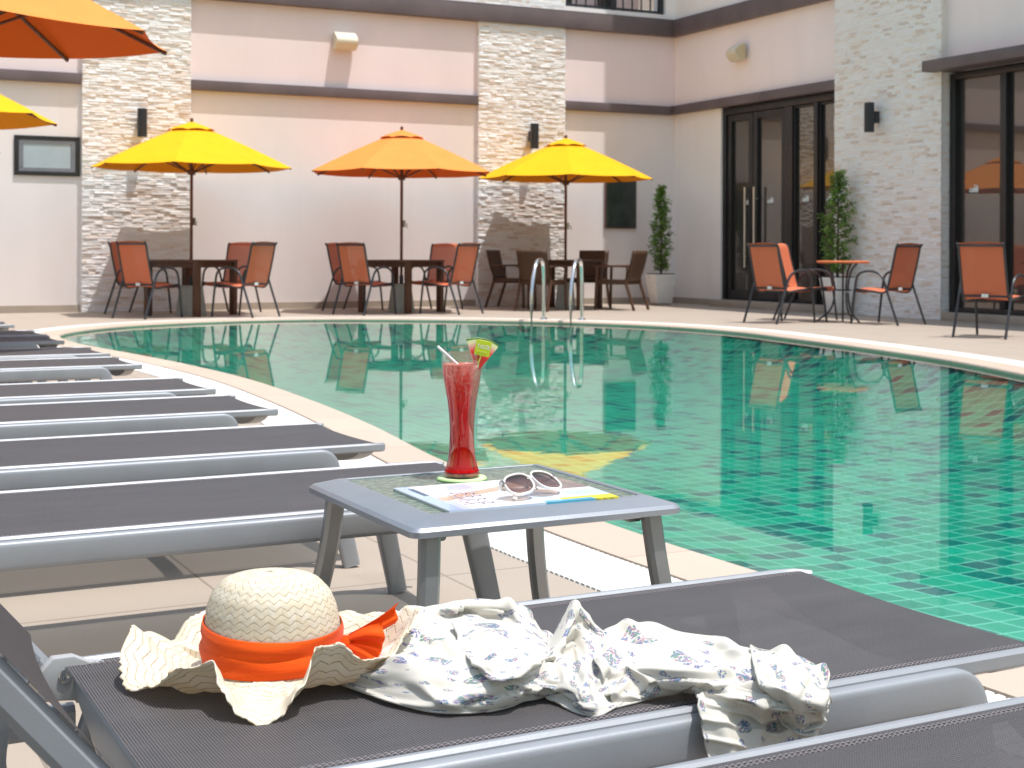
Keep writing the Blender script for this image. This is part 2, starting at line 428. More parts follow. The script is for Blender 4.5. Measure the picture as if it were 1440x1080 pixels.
def mat_drink():
    t = NT('red_iced_drink'); o = t.obj(); z = t.n('SeparateXYZ', ins={0:o}).outputs[2]
    k = t.math('ADD', z, t.math('MULTIPLY', t.math('SUBTRACT', t.noise(t.mapping(o,(40,40,14)), 1.0, 3.0, 0.6), 0.5), 0.05))
    c = t.ramp(t.n('MapRange', ins={'Value':k,'From Min':0.02,'From Max':0.23}).outputs[0],
               [(0.0,(1.0,0.008,0.006)),(0.2,(0.80,0.003,0.004)),(0.5,(1.0,0.010,0.006)),(0.8,(1.0,0.08,0.04)),(0.97,(1.0,0.46,0.38))])
    ct = t.ramp(t.n('MapRange', ins={'Value':k,'From Min':0.02,'From Max':0.23}).outputs[0],
               [(0.0,(0.95,0.012,0.01)),(0.5,(0.95,0.018,0.012)),(1.0,(0.98,0.34,0.26))])
    st_ = t.noise(t.mapping(o, (95,95,7)), 1.0, 3.0, 0.6)  # maroon and bright streaks paint in refraction inside the drink
    c = t.mix(t.n('MapRange', ins={'Value':st_,'From Min':0.52,'From Max':0.66,'To Min':0.0,'To Max':0.8}).outputs[0], c, (0.30,0.002,0.004))
    hi = t.noise(t.mapping(o, (60,60,9), (3,1,2), (0.25,0.2,0)), 1.0, 2.0, 0.5)
    c = t.mix(t.n('MapRange', ins={'Value':hi,'From Min':0.58,'From Max':0.66,'To Min':0.0,'To Max':0.75}).outputs[0], c, (1.0,0.10,0.035))
    icy = t.noise(o, 150.0, 2.0, 0.6)
    up = t.n('MapRange', ins={'Value':z,'From Min':0.15,'From Max':0.205}).outputs[0]
    c = t.mix(t.math('MULTIPLY', up, t.n('MapRange', ins={'Value':icy,'From Min':0.5,'From Max':0.62,'To Max':0.7}).outputs[0]), c, (1.0,0.55,0.46))
    tl = t.n('BsdfTranslucent', ins={'Color':c}).outputs[0]
    df = t.n('BsdfDiffuse', ins={'Color':c}).outputs[0]
    tr = t.n('BsdfTransparent', ins={'Color':ct}).outputs[0]
    a = t.n('MixShader', ins={0:0.45,1:tl,2:df}).outputs[0]
    b = t.n('MixShader', ins={0:0.22,1:a,2:tr}).outputs[0]
    gl = t.n('BsdfGlossy', ins={'Roughness':0.05}).outputs[0]
    return t.done(t.n('MixShader', ins={0:t.math('MINIMUM', t.n('Fresnel', ins={'IOR':1.25}).outputs[0], 0.07),1:b,2:gl}))

def mat_table_glass():
    """hammered, greenish privacy glass"""
    t = NT('hammered_glass'); o = t.obj()
    v = t.n('TexVoronoi', feature='SMOOTH_F1', ins={'Vector':t.mapping(o,(1,1,1)),'Scale':85.0,'Smoothness':0.8}).outputs[0]
    nz = t.noise(o, 60.0, 3.0, 0.6)
    h = t.math('ADD', v, t.math('MULTIPLY', nz, 0.8))
    nrm = t.bump(h, 0.9, 0.004)
    c = t.ramp(t.noise(t.mapping(o,(1,1.6,1)), 55.0, 3.0, 0.7), [(0.3,(0.13,0.185,0.15)),(0.55,(0.27,0.33,0.27)),(0.75,(0.48,0.51,0.42))])
    pr = t.principled(Base_Color=c, Roughness=0.16, Specular_IOR_Level=0.75, Normal=nrm)
    tr = t.n('BsdfTransparent', ins={'Color':(0.65,0.8,0.7,1)}).outputs[0]
    return t.done(t.n('MixShader', ins={0:0.22,1:pr.outputs[0],2:tr}))

def mat_leaf():
    t = NT('leaves')
    a = t.n('VertexColor', layer_name='Col').outputs[0]
    pr = t.principled(Base_Color=a, Roughness=0.45)
    tl = t.n('BsdfTranslucent', ins={'Color':a}).outputs[0]
    return t.done(t.n('MixShader', ins={0:0.3,1:pr.outputs[0],2:tl}))

M = dict(
    deck=mat_deck(), coping=mat_coping(), tile=mat_pool_tile(), water=mat_water(), stone=mat_stone(),
    grate=simple('white_grating', (0.80,0.78,0.74), 0.5, var=0.06, vscale=3),
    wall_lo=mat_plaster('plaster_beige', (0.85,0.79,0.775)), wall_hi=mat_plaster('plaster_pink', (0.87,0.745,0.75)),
    wing_lo=mat_plaster('beige_shade_lift', (0.94,0.89,0.87)), wing_hi=mat_plaster('pink_shade_lift', (0.96,0.845,0.845)),  # paler copies of the wall plaster, brightness painted in against the wing's shade
    wall_top=mat_plaster('plaster_cream', (0.93,0.89,0.88)),
    trim=simple('dark_trim', (0.135,0.105,0.11), 0.6, var=0.2, vscale=1.5, bump=0.1),
    plinth=simple('plinth_tile', (0.40,0.34,0.28), 0.6, var=0.15, vscale=2),
    frame=simple('black_frame', (0.018,0.018,0.02), 0.4, var=0.2),
    pane=mat_glass_dark('door_glass', 0.11), pane_small=simple('frosted_pane', (0.42,0.50,0.55), 0.15, var=0.05, spec=0.8),
    grey_frame=simple('grey_sash', (0.19,0.20,0.23), 0.4),
    steel=mat_metal('polished_steel', (0.80,0.81,0.82), 0.12, 1.0),
    handle=mat_metal('brushed_steel', (0.62,0.58,0.54), 0.3, 1.0),
    alu=mat_metal('silver_aluminium', (0.32,0.335,0.36), 0.50, 0.3),
    alu_table=mat_metal('table_aluminium', (0.33,0.35,0.385), 0.36, 0.5),
    alu_dark=mat_metal('grey_aluminium', (0.30,0.305,0.31), 0.36, 0.7),
    bracket=simple('grey_plastic', (0.38,0.385,0.39), 0.45, var=0.06),
    sling=mat_sling('lounger_mesh', (0.014,0.0125,0.0135), (0.185,0.172,0.178), 0.0036, 0.30),
    sling_back=mat_sling('lounger_mesh_back', (0.018,0.015,0.016), (0.115,0.102,0.106), 0.0034, 0.30),
    chair_sling=mat_sling('terracotta_mesh', (0.60,0.13,0.055), (0.86,0.29,0.15), 0.004, 0.14, (0,2)),
    chair_frame=simple('black_tube', (0.035,0.037,0.043), 0.42, var=0.2),
    stitch=simple('stitching', (0.26,0.23,0.24), 0.8),
    wood=mat_wood('dark_wood', (0.095,0.04,0.02)), pole=mat_wood('pole_wood', (0.15,0.05,0.022)),
    wicker=simple('wicker', (0.075,0.035,0.017), 0.6, var=0.35, vscale=60, bump=0.6, bscale=120),
    concrete=simple('concrete', (0.36,0.35,0.31), 0.85, var=0.15, bump=0.3),
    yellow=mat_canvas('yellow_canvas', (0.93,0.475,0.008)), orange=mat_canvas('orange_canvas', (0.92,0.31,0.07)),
    lamp=simple('lamp_metal', (0.022,0.025,0.032), 0.35),
    cream=simple('cream_plastic', (0.72,0.66,0.52), 0.45, var=0.05), cream2=simple('cream_grille', (0.62,0.50,0.30), 0.6, var=0.05),
    board=simple('board_face', (0.045,0.055,0.05), 0.12, var=0.4, vscale=3, spec=0.7), board_edge=simple('board_edge', (0.20,0.10,0.08), 0.4),
    pot=simple('white_pot', (0.78,0.77,0.75), 0.3, var=0.04), soil=simple('soil', (0.05,0.035,0.02), 0.95),
    leaf=mat_leaf(), bark=simple('bark', (0.10,0.07,0.045), 0.9),
    top_orange=simple('orange_tabletop', (0.62,0.17,0.06), 0.4),
    straw=mat_straw(), ribbon=None, floral=mat_floral(),
    glass=mat_clear_glass(), drink=mat_drink(), tglass=mat_table_glass(),
    ice=None, white=simple('white_plastic', (0.82,0.82,0.82), 0.3, var=0.03),
    coaster=simple('green_coaster', (0.62,0.78,0.42), 0.6, var=0.06), coaster_rim=simple('coaster_rim', (0.25,0.45,0.15), 0.6),
    lens=None, white_frame=simple('pearl_frame', (0.80,0.74,0.69), 0.22, var=0.04, coat=0.5),
    metal_y=mat_metal('gold_pin', (0.45,0.40,0.34), 0.25, 1.0),
    lime=simple('lime_card', (0.50,0.62,0.02), 0.35, var=0.06), lime_edge=simple('lime_edge', (0.72,0.78,0.10), 0.4),
    decal=simple('white_decal', (0.75,0.80,0.80), 0.5, var=0.02), dark_in=simple('dark_interior', (0.02,0.02,0.022), 0.8),
    melon=None, rind=simple('melon_rind', (0.10,0.22,0.04), 0.4, var=0.4, vscale=60),
    paper=simple('paper', (0.62,0.62,0.62), 0.6), mag_white=simple('cover_white', (0.80,0.81,0.83), 0.25, var=0.05, vscale=12, coat=0.3),
    mag_blue=simple('cover_pale_blue', (0.42,0.56,0.78), 0.25, var=0.12, vscale=9, coat=0.3),
    mag_sky=simple('cover_sky', (0.60,0.70,0.84), 0.25, var=0.1, vscale=8, coat=0.3),
    mag_tan=simple('cover_tan', (0.60,0.45,0.34), 0.25, var=0.15, vscale=8, coat=0.3),
    mag_mauve=simple('cover_mauve', (0.24,0.19,0.19), 0.25, var=0.3, vscale=14, coat=0.3),
    mag_yellow=simple('cover_yellow', (0.80,0.72,0.05), 0.25, var=0.08, coat=0.3),
    mag_cyan=simple('cover_cyan', (0.08,0.40,0.58), 0.25, var=0.1, coat=0.3),
    ink=simple('dark_ink', (0.03,0.03,0.045), 0.4), pink_ink=simple('pink_ink', (0.60,0.50,0.56), 0.4),
)
def special():
    t = NT('orange_ribbon'); o = t.obj()
    w = t.noise(t.mapping(o,(6,6,70)), 1.0, 4.0, 0.6); f = t.noise(o, 500.0, 1.0)
    c = t.ramp(w, [(0.3,(0.78,0.075,0.004)),(0.7,(0.95,0.125,0.008))])
    pr = t.principled(Base_Color=c, Roughness=0.75, Specular_IOR_Level=0.15, Sheen_Weight=0.15, Normal=t.bump(t.math('ADD', w, t.math('MULTIPLY', f, 0.2)), 0.5, 0.004))
    tl = t.n('BsdfTranslucent', ins={'Color':c}).outputs[0]
    M['ribbon'] = t.done(t.n('MixShader', ins={0:0.2,1:pr.outputs[0],2:tl}))
    t = NT('ice'); 
    tr = t.n('BsdfTransparent', ins={'Color':(0.98,0.80,0.76,1)}).outputs[0]
    gl = t.principled(Base_Color=(0.95,0.55,0.48,1), Roughness=0.1)
    M['ice'] = t.done(t.n('MixShader', ins={0:0.55,1:tr,2:gl.outputs[0]}))
    t = NT('brown_lens'); o = t.obj(); z = t.n('SeparateXYZ', ins={0:o}).outputs[2]
    k = t.n('MapRange', ins={'Value':z,'From Min':-0.02,'From Max':0.02}).outputs[0]
    ct = t.ramp(k, [(0.0,(0.62,0.46,0.42)),(1.0,(0.16,0.09,0.08))])
    tr = t.n('BsdfTransparent', ins={'Color':ct}).outputs[0]
    gl = t.n('BsdfGlossy', ins={'Color':(0.9,0.88,0.9,1),'Roughness':0.02}).outputs[0]
    fr = t.n('Fresnel', ins={'IOR':1.7}).outputs[0]
    M['lens'] = t.done(t.n('MixShader', ins={0:fr,1:tr,2:gl}))
    t = NT('melon_flesh'); o = t.obj(); x = t.n('SeparateXYZ', ins={0:o})
    rr = t.math('SQRT', t.math('ADD', t.math('MULTIPLY', x.outputs[0], x.outputs[0]), t.math('MULTIPLY', x.outputs[2], x.outputs[2])))
    k = t.math('ADD', rr, t.math('MULTIPLY', t.math('SUBTRACT', t.noise(o, 300.0, 3.0), 0.5), 0.006))
    c = t.ramp(t.n('MapRange', ins={'Value':k,'From Min':0.0,'From Max':0.066}).outputs[0],
               [(0.0,(0.75,0.03,0.025)),(0.66,(0.80,0.05,0.04)),(0.82,(0.86,0.45,0.36)),(0.92,(0.80,0.82,0.45)),(1.0,(0.72,0.80,0.35))])
    M['melon'] = t.done(t.principled(Base_Color=c, Roughness=0.3, Subsurface_Weight=0.0, Normal=t.bump(t.noise(o, 350.0, 2.0), 0.4, 0.001)))
special()

# ------------------------------------------------------------------ camera, sun, sky
cd = bpy.data.cameras.new('camera'); cam = bpy.data.objects.new('camera', cd); C.objects.link(cam)
CAM_A = R(26.3)
cam.location = (0, 0, 0.88)
cam.rotation_euler = (Matrix.Rotation(-CAM_A, 3, 'Z') @ Matrix.Rotation(R(90), 3, 'X') @ Matrix.Rotation(R(0.2), 3, 'Z')).to_euler()
cd.sensor_width = 36; cd.lens = 50; cd.shift_y = -(540-352)/1440; cd.clip_start = 0.05; cd.clip_end = 3000
cd.dof.use_dof = True; cd.dof.focus_distance = 2.25; cd.dof.aperture_fstop = 14.0
scene.camera = cam

LDIR = Vector((-0.17, 0.25, -1.0)).normalized()
sd = bpy.data.lights.new('sun', 'SUN'); sun = bpy.data.objects.new('sun', sd); C.objects.link(sun)
sd.energy = 4.4; sd.angle = R(0.53); sd.color = (1.0, 0.965, 0.925)
sun.rotation_euler = LDIR.to_track_quat('-Z', 'Y').to_euler(); sun.location = (0,0,20)
S = -LDIR
elev = math.asin(S.z); azim = math.atan2(S.x, S.y)
w = bpy.data.worlds.new('World'); scene.world = w; w.use_nodes = True
nt = w.node_tree; nt.nodes.clear()
sky = nt.nodes.new('ShaderNodeTexSky'); sky.sky_type = 'NISHITA'; sky.sun_disc = False
sky.sun_elevation = elev; sky.sun_rotation = azim; sky.air_density = 2.6; sky.dust_density = 3.5; sky.ozone_density = 6.0
bg = nt.nodes.new('ShaderNodeBackground'); bg.inputs[1].default_value = 0.15
wo = nt.nodes.new('ShaderNodeOutputWorld')
nt.links.new(sky.outputs[0], bg.inputs[0]); nt.links.new(bg.outputs[0], wo.inputs[0])
scene.view_settings.view_transform = 'Standard'; scene.view_settings.look = 'None'
scene.view_settings.exposure = 0; scene.view_settings.gamma = 1
scene.render.engine = 'CYCLES'
cy = scene.cycles
cy.max_bounces = 10; cy.diffuse_bounces = 4; cy.glossy_bounces = 5; cy.transparent_max_bounces = 24; cy.transmission_bounces = 6
cy.use_denoising = True; cy.sample_clamp_indirect = 6.0; cy.caustics_reflective = False; cy.caustics_refractive = False

def camxy(r, wd):
    """metres right of / ahead of the viewpoint -> ground point"""
    return (r*math.cos(CAM_A)+wd*math.sin(CAM_A), -r*math.sin(CAM_A)+wd*math.cos(CAM_A))
def cam_dir(r, wd):
    x, y = camxy(r, wd); return math.atan2(y, x)

# ------------------------------------------------------------------ the setting: pool, coping, deck
POOL = [(2.34,2.9),(2.30,4.0),(2.36,5.4),(2.52,6.7),(2.62,8.0),(2.66,9.5),(2.56,11.0),(2.40,12.3),(2.22,13.8),(2.35,15.3),(3.2,16.6),(4.5,17.3),(5.8,17.35),(7.0,16.75),(8.15,15.75),(8.9,14.5),(9.15,13.1),(8.95,11.6),(8.7,10.2),(8.35,8.8),(7.9,7.6),(7.3,6.1),(6.4,4.2),(5.3,2.4),(4.0,1.2),(2.95,1.0),(2.42,1.7)]
ring = smooth_pts([(x,y,0) for x,y in POOL], 10, True)
N = len(ring)
nor = []
for i in range(N):
    t = ring[(i+1)%N]-ring[i-1]; nn = Vector((-t.y, t.x, 0)).normalized(); nor.append(nn)
ctr = Vector((5.5,9.0,0))
if (ring[0]+nor[0]-ctr).length < (ring[0]-ctr).length: nor = [-n for n in nor]
arc = [0.0]
for i in range(N): arc.append(arc[-1]+(ring[(i+1)%N]-ring[i]).length)
def off(i, d, z): p = ring[i%N]+nor[i%N]*d; return (p.x, p.y, z)
ZW = -0.03; ZF = -0.42
# basin
mb = MB()
KS = [0.0,0.03,0.08,0.15,0.25,0.4,0.6,0.8]
def depth(k): return ZW-0.03-(-ZF-0.06)*(1-math.exp(-k/0.16))
for k in KS:
    for i in range(N):
        p = (ring[i]+nor[i]*0.004).lerp(ctr, k); mb.v.append((p.x,p.y,depth(k)))
for q in range(len(KS)-1):
    for i in range(N): j = (i+1)%N; mb.face((q*N+i,q*N+j,(q+1)*N+j,(q+1)*N+i))
mb.v.append((ctr.x,ctr.y,depth(1))); c0 = len(mb.v)-1; q = (len(KS)-1)*N
for i in range(N): mb.face((q+i,q+(i+1)%N,c0))
b0 = len(mb.v)
for i in range(N): mb.v.append(off(i,0.004,-0.02))
for i in range(N): mb.face((b0+i,b0+(i+1)%N,(i+1)%N,i), sm=False)
tag(mb.build('pool_basin', M['tile'], fix=False), kind='structure')
mb = MB()
for i in range(N): mb.v.append(off(i,0.002,ZW))
mb.v.append((ctr.x,ctr.y,ZW))
for i in range(N): mb.face(((i+1)%N,i,N))
tag(mb.build('water', M['water'], fix=False), kind='structure')
# coping slabs with a rounded lip over the water
mb = MB(); prof = [(-0.006,-0.055),(-0.010,-0.035),(-0.02,-0.02),(-0.018,-0.006),(-0.008,0.003),(0.23,0.006),(0.232,-0.02)]
for i in range(N+0):
    for d,z in prof: mb.v.append(off(i,d,z))
m = len(prof)
for i in range(N):
    j = (i+1)%N
    for q in range(m-1):
        mb.face((i*m+q,j*m+q,j*m+q+1,i*m+q+1), uv=[(arc[i],q*.1),(arc[i+1],q*.1),(arc[i+1],q*.1+.1),(arc[i],q*.1+.1)])
tag(mb.build('pool_coping', M['coping']), kind='structure')
# overflow grating: separate white bars across the channel
mb = MB(); L = arc[-1]; nb = int(L/0.026); seg = 0
def at_arc(s):
    global seg
    while seg < N-1 and arc[seg+1] < s: seg += 1
    k = (s-arc[seg])/(arc[seg+1]-arc[seg])
    p = ring[seg].lerp(ring[(seg+1)%N], k); n_ = nor[seg].lerp(nor[(seg+1)%N], k).normalized()
    return p, n_
for k in range(nb):
    s = (k+0.5)*L/nb; p, n_ = at_arc(s); tt = Vector((n_.y,-n_.x,0))
    vs = []
    for z, hw in ((-0.02,0.0105),(0.000,0.0105),(0.003,0.0085)):
        for d, sg in ((0.238,-1),(0.238,1),(0.488,1),(0.488,-1)):
            q = p+n_*d+tt*sg*hw; vs.append((q.x,q.y,z))
    mb.add(vs, [(0,1,5,4),(1,2,6,5),(2,3,7,6),(3,0,4,7),(4,5,9,8),(5,6,10,9),(6,7,11,10),(7,4,8,11),(8,9,10,11)], sm=False)
b = len(mb.v)
for i in range(N): mb.v.append(off(i,0.232,-0.012)); mb.v.append(off(i,0.492,-0.012))
for i in range(N):
    j = (i+1)%N; mb.face((b+2*i,b+2*j,b+2*j+1,b+2*i+1), sm=False)
tag(mb.build('overflow_grating', M['grate'], fix=False), kind='structure')
# deck: one sheet from the grating to the horizon
mb = MB(); prev = None
for d in (0.495, None, None, None):
    pass
rings = []
rings.append([off(i,0.495,0.0) for i in range(N)])
for rad in (25.0, 80.0, 900.0):
    rr = []
    for i in range(N):
        a = ring[i]-ctr; ang = math.atan2(a.y,a.x)
        rr.append((ctr.x+rad*math.cos(ang), ctr.y+rad*math.sin(ang), 0.0))
    rings.append(rr)
for r_ in rings: mb.v += r_
for k in range(3):
    for i in range(N):
        j = (i+1)%N; mb.face((k*N+i,k*N+j,(k+1)*N+j,(k+1)*N+i), sm=False)
b = len(mb.v)
for i in range(N): mb.v.append(off(i,0.495,-0.03))
for i in range(N): mb.face((b+i,b+(i+1)%N,(i+1)%N,i), sm=False)
tag(mb.build('ground', M['deck'], fix=False), kind='structure')

# ------------------------------------------------------------------ the hotel building
WY, WX = 20.4, 13.15
hotel = empty('hotel_building', (WX, WY, 0))
tag(hotel, 'pink and beige hotel building with dark bands and stone pillars around the pool corner', 'building')
def hp(mb, name, mat, parent=hotel, **k):
    """links a part of the hotel; coordinates are given in world metres"""
    if parent is hotel: mb.v = [(x-WX, y-WY, z) for x,y,z in mb.v]
    return mb.build(name, mat, parent, **k)
D = 0.35
# plaster of the long wall
hp(MB().box(-16,WX+D,WY,WY+D,0.0,3.24), 'lower_wall', M['wall_lo'])
hp(MB().box(-16,WX+D,WY+.001,WY+D,3.24,4.62), 'upper_wall', M['wall_hi'])
# parapet zone with the balcony opening
mb = MB(); mb.box(-16,11.03,WY-0.02,WY+D,4.70,7.0); mb.box(11.03,12.95,WY-0.02,WY+D,4.70,4.86); mb.box(12.95,WX+D,WY-0.02,WY+D,4.70,7.0); mb.box(11.03,12.95,WY-0.02,WY+D,6.6,7.0)
hp(mb, 'parapet', M['wall_top'])
hp(MB().box(10.6,13.4,WY+1.6,WY+1.7,4.5,7.0), 'balcony_back_wall', M['wall_hi'])
hp(MB().box(11.0,13.1,WY+D,WY+1.6,4.55,4.72), 'balcony_floor', M['plinth'])
mb = MB().box(11.3,12.75,WY+0.85,WY+1.0,4.721,4.98).box(11.4,11.62,WY+0.84,WY+1.01,4.981,5.3).box(12.2,12.5,WY+0.84,WY+1.01,4.981,5.4)
hp(mb, 'balcony_furniture', M['frame'])
# right wing plaster
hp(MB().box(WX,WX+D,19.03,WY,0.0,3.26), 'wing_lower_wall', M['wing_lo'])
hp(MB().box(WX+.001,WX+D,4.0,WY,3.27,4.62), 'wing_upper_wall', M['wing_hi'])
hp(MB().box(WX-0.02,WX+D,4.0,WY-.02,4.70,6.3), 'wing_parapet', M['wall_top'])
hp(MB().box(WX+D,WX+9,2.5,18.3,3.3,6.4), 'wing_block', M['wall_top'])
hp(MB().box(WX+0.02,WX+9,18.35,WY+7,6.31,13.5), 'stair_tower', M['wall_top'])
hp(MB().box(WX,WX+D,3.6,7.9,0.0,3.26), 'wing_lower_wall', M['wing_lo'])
# skirting
def joint_list(a, b, st): 
    n = int((b-a)/st)+1; return [a+(b-a)*i/n for i in range(n+1)]
for x0, x1 in ((-16,3.37),(4.92,9.43),(11.02,WX-0.02)):
    hp(MB().box(x0,x1,WY-0.018,WY+0.01,0.0,0.10), 'skirting', M['plinth'])
hp(MB().box(WX-0.018,WX+0.01,19.04,WY-0.02,0.0,0.10), 'skirting', M['plinth'])
hp(MB().box(WX-0.22,WX+0.3,16.09,19.03,0.0,0.105), 'door_step', M['plinth'], bevel=0.008)
hp(MB().box(WX-0.12,WX+0.3,7.9,13.94,0.0,0.105), 'window_step', M['plinth'], bevel=0.008)
# dark bands
for x0, x1 in ((-16,3.385),(4.905,9.445),(11.005,WX-0.10)):
    hp(MB().box(x0,x1,WY-0.085,WY+0.05,3.17,3.315), 'band', M['trim'], bevel=0.006)
mb = MB(); mb.box(-16,WX-0.12,WY-0.125,WY+0.05,4.49,4.75); mb.box(-16,WX-0.10,WY-0.115,WY-0.05,4.75,4.775)
hp(mb, 'upper_band', M['trim'], bevel=0.008)
hp(MB().box(WX-0.10,WX+0.05,16.085,WY-0.0,3.18,3.325), 'band', M['trim'], bevel=0.006)
mb = MB(); mb.box(WX-0.125,WX+0.05,3.8,WY-0.0,4.49,4.75); mb.box(WX-0.10,WX-0.02,3.8,WY-0.04,4.75,4.775)
hp(mb, 'upper_band', M['trim'], bevel=0.008)
hp(MB().box(WX-0.30,WX+0.05,7.4,14.10,3.195,3.335), 'window_canopy', M['trim'], bevel=0.006)

# stone pillars: every strip of split stone is its own little block
def cladding(mb, length, z0, z1, put, rs, relief=1.0):
    z = z0
    while z < z1-0.02:
        h = min(rs.choice((0.030,0.036,0.042,0.036)), z1-z)
        x = -rs.random()*0.2
        while x < length:
            l = rs.uniform(0.07,0.20); a = max(0,x); b = min(length,x+l)
            if b-a > 0.012:
                pr = rs.choice((0.005,0.007,0.010,0.012,0.016))*rs.uniform(0.8,1.2)*relief; tl = rs.uniform(-0.004,0.004); tp = rs.uniform(-0.002,0.008)
                base = rs.choice(((0.94,0.92,0.92),(0.94,0.92,0.91),(0.93,0.90,0.89),(0.94,0.91,0.90),(0.92,0.88,0.86),(0.94,0.92,0.91),(0.90,0.85,0.81),(0.94,0.93,0.93),(0.93,0.90,0.88),(0.94,0.92,0.92),(0.84,0.76,0.70),(0.75,0.66,0.59)))
                k = rs.uniform(0.92,1.06); col = tuple(min(.9,c*k) for c in base)
                e = 0.0012
                zs = (z+e, z+h-e)
                p = [put(a+e,0,zs[0]),put(b-e,0,zs[0]),put(b-e,0,zs[1]),put(a+e,0,zs[1]),
                     put(a+e,pr+tl,zs[0]+0.003),put(b-e,pr-tl,zs[0]+0.003),put(b-e,pr-tl-tp,zs[1]-0.004),put(a+e,pr+tl-tp,zs[1]-0.004)]
                mb.add(p, [(4,5,6,7),(0,1,5,4),(1,2,6,5),(2,3,7,6),(3,0,4,7)], sm=False, col=col)
            x += l
        z += h
rs = random.Random(3)
for x0, x1 in ((3.39,4.90),(9.45,11.0)):
    mb = MB(); d0 = 0.07
    mb.box(x0,x1,WY-d0,WY+0.02,0.0,4.49,col=(0.86,0.81,0.76))
    cladding(mb, x1-x0, 0.0, 4.488, lambda a,o,z: (x0+a, WY-d0-o, z), rs)
    for side in (0,1):
        xs = x0 if side == 0 else x1; sg = -1 if side == 0 else 1
        cladding(mb, d0, 0.0, 4.488, lambda a,o,z: (xs+sg*o*0.4, WY-a, z), rs)
    hp(mb, 'stone_pillar', M['stone'])
mb = MB(); d0 = 0.10
mb.box(WX-d0,WX+D,13.97,16.08,0.0,4.489,col=(0.86,0.81,0.76))
cladding(mb, 16.08-13.95, 0.0, 4.488, lambda a,o,z: (WX-d0-o, 16.08-a, z), rs, 0.6)
cladding(mb, 0.34, 0.0, 3.19, lambda a,o,z: (WX-d0+a, 13.97-o*0.35, z), rs)
cladding(mb, 0.16, 0.0, 3.19, lambda a,o,z: (WX-d0+a, 16.08+o*0.35, z), rs)
hp(mb, 'stone_pillar', M['stone'])
# the same cladding continues faintly above the band
for x0, x1 in ((3.39,4.90),(9.45,11.0)):
    mb = MB(); mb.box(x0,x1,WY-0.0215,WY+0.01,4.78,6.0,col=(0.86,0.82,0.78))
    cladding(mb, x1-x0, 4.78, 6.0, lambda a,o,z: (x0+a, WY-0.022-o*0.3, z), rs)
    hp(mb, 'upper_cladding', M['stone'])

# small awning window, left
wn = hp(MB().box(2.50,3.37,WY-0.028,WY+0.01,1.885,1.94).box(2.50,3.37,WY-0.028,WY+0.01,2.375,2.43).box(2.50,2.56,WY-0.028,WY+0.01,1.94,2.375).box(3.31,3.37,WY-0.028,WY+0.01,1.94,2.375), 'window', M['frame'], bevel=0.004)
mb = MB()
for a in ((2.56,3.31,1.94,1.99),(2.56,3.31,2.325,2.375),(2.56,2.62,1.99,2.325),(3.25,3.31,1.99,2.325)):
    mb.box(a[0]+.002,a[1]-.002,WY-0.022,WY+0.005,a[2]+.002,a[3]-.002)
mb.v = [(x-WX,y-WY,z) for x,y,z in mb.v]; mb.build('sash', M['grey_frame'], wn)
mb = MB().box(2.62,3.25,WY-0.012,WY-0.004,1.99,2.325); mb.v = [(x-WX,y-WY,z) for x,y,z in mb.v]; mb.build('pane', M['pane_small'], wn)

# glazing of the wing
def local(mb): mb.v = [(x-WX,y-WY,z) for x,y,z in mb.v]; return mb
GX = WX+0.10
def decal(parent, y, z):
    """little white mark: four upright strokes rising to the right"""
    mb = MB()
    for q, h in enumerate((0.045,0.07,0.085,0.10)):
        mb.box(GX-0.004,GX-0.002,y-q*0.04-0.032,y-q*0.04,z,z+h)
        if q in (0,2): mb.box(GX-0.004,GX-0.002,y-q*0.04-0.034,y-q*0.04-0.0,z+h+0.012,z+h+0.025)
    mb.box(GX-0.004,GX-0.002,y-0.155,y,z-0.0,z+0.02)
    local(mb).build('decal', M['decal'], parent)
def glazed(name, y0, y1, z0, z1, fr, dec=None, pane='pane', refl='pane', top=None):
    """framed leaf: y0 > y1 seen left to right"""
    mb = MB(); x0, x1 = WX+0.055, WX+0.125
    tp = top or fr
    mb.box(x0,x1,y0-fr,y0,z0,z1).box(x0,x1,y1,y1+fr,z0,z1).box(x0+.002,x1-.002,y1+fr,y0-fr,z0,z0+fr*1.4).box(x0+.002,x1-.002,y1+fr,y0-fr,z1-tp,z1)
    o = local(mb).build(name, M['frame'], hotel, bevel=0.004)
    pn = local(MB().box(GX,GX+0.012,y1+fr,y0-fr,z0+fr*1.4,z1-tp)).build(pane, M[refl], o)
    if dec: decal(pn, dec, 1.60)
    return o
zb, zt = 0.106, 3.17
mb = MB()
mb.box(WX+0.03,WX+0.16,18.94,19.028,zb,zt).box(WX+0.03,WX+0.16,16.10,16.14,zb,zt).box(WX+0.028,WX+0.162,16.14,18.94,3.06,zt).box(WX+0.03,WX+0.16,17.22,17.40,zb,3.058).box(WX+0.025,WX+0.16,16.62,16.71,zb,3.058)
local(mb).build('door_frame', M['frame'], hotel, bevel=0.004)
for y0, y1, dd, hy in ((18.93,18.25,18.53,18.36),(18.235,17.41,17.92,18.12)):
    o = glazed('glass_door', y0, y1, zb+0.01, 3.05, 0.105, dd)
    mb = MB(); hx = WX-0.01
    mb.tube([(hx,hy,0.62),(hx,hy,1.88)], 0.019, 10)
    for z in (0.80,1.70): mb.tube([(hx,hy,z),(WX+0.06,hy,z)], 0.012, 8)
    local(mb).build('pull_handle', M['handle'], o)
glazed('fixed_window', 17.215, 16.715, zb+0.01, 3.05, 0.03, 17.06)
glazed('fixed_window', 16.615, 16.145, zb+0.01, 3.05, 0.03, 16.50)
mb = MB(); mb.box(WX+0.03,WX+0.16,13.85,13.94,zb,zt).box(WX+0.028,WX+0.162,8.0,13.85,3.09,zt).box(WX+0.028,WX+0.162,8.0,13.85,zb,0.17)
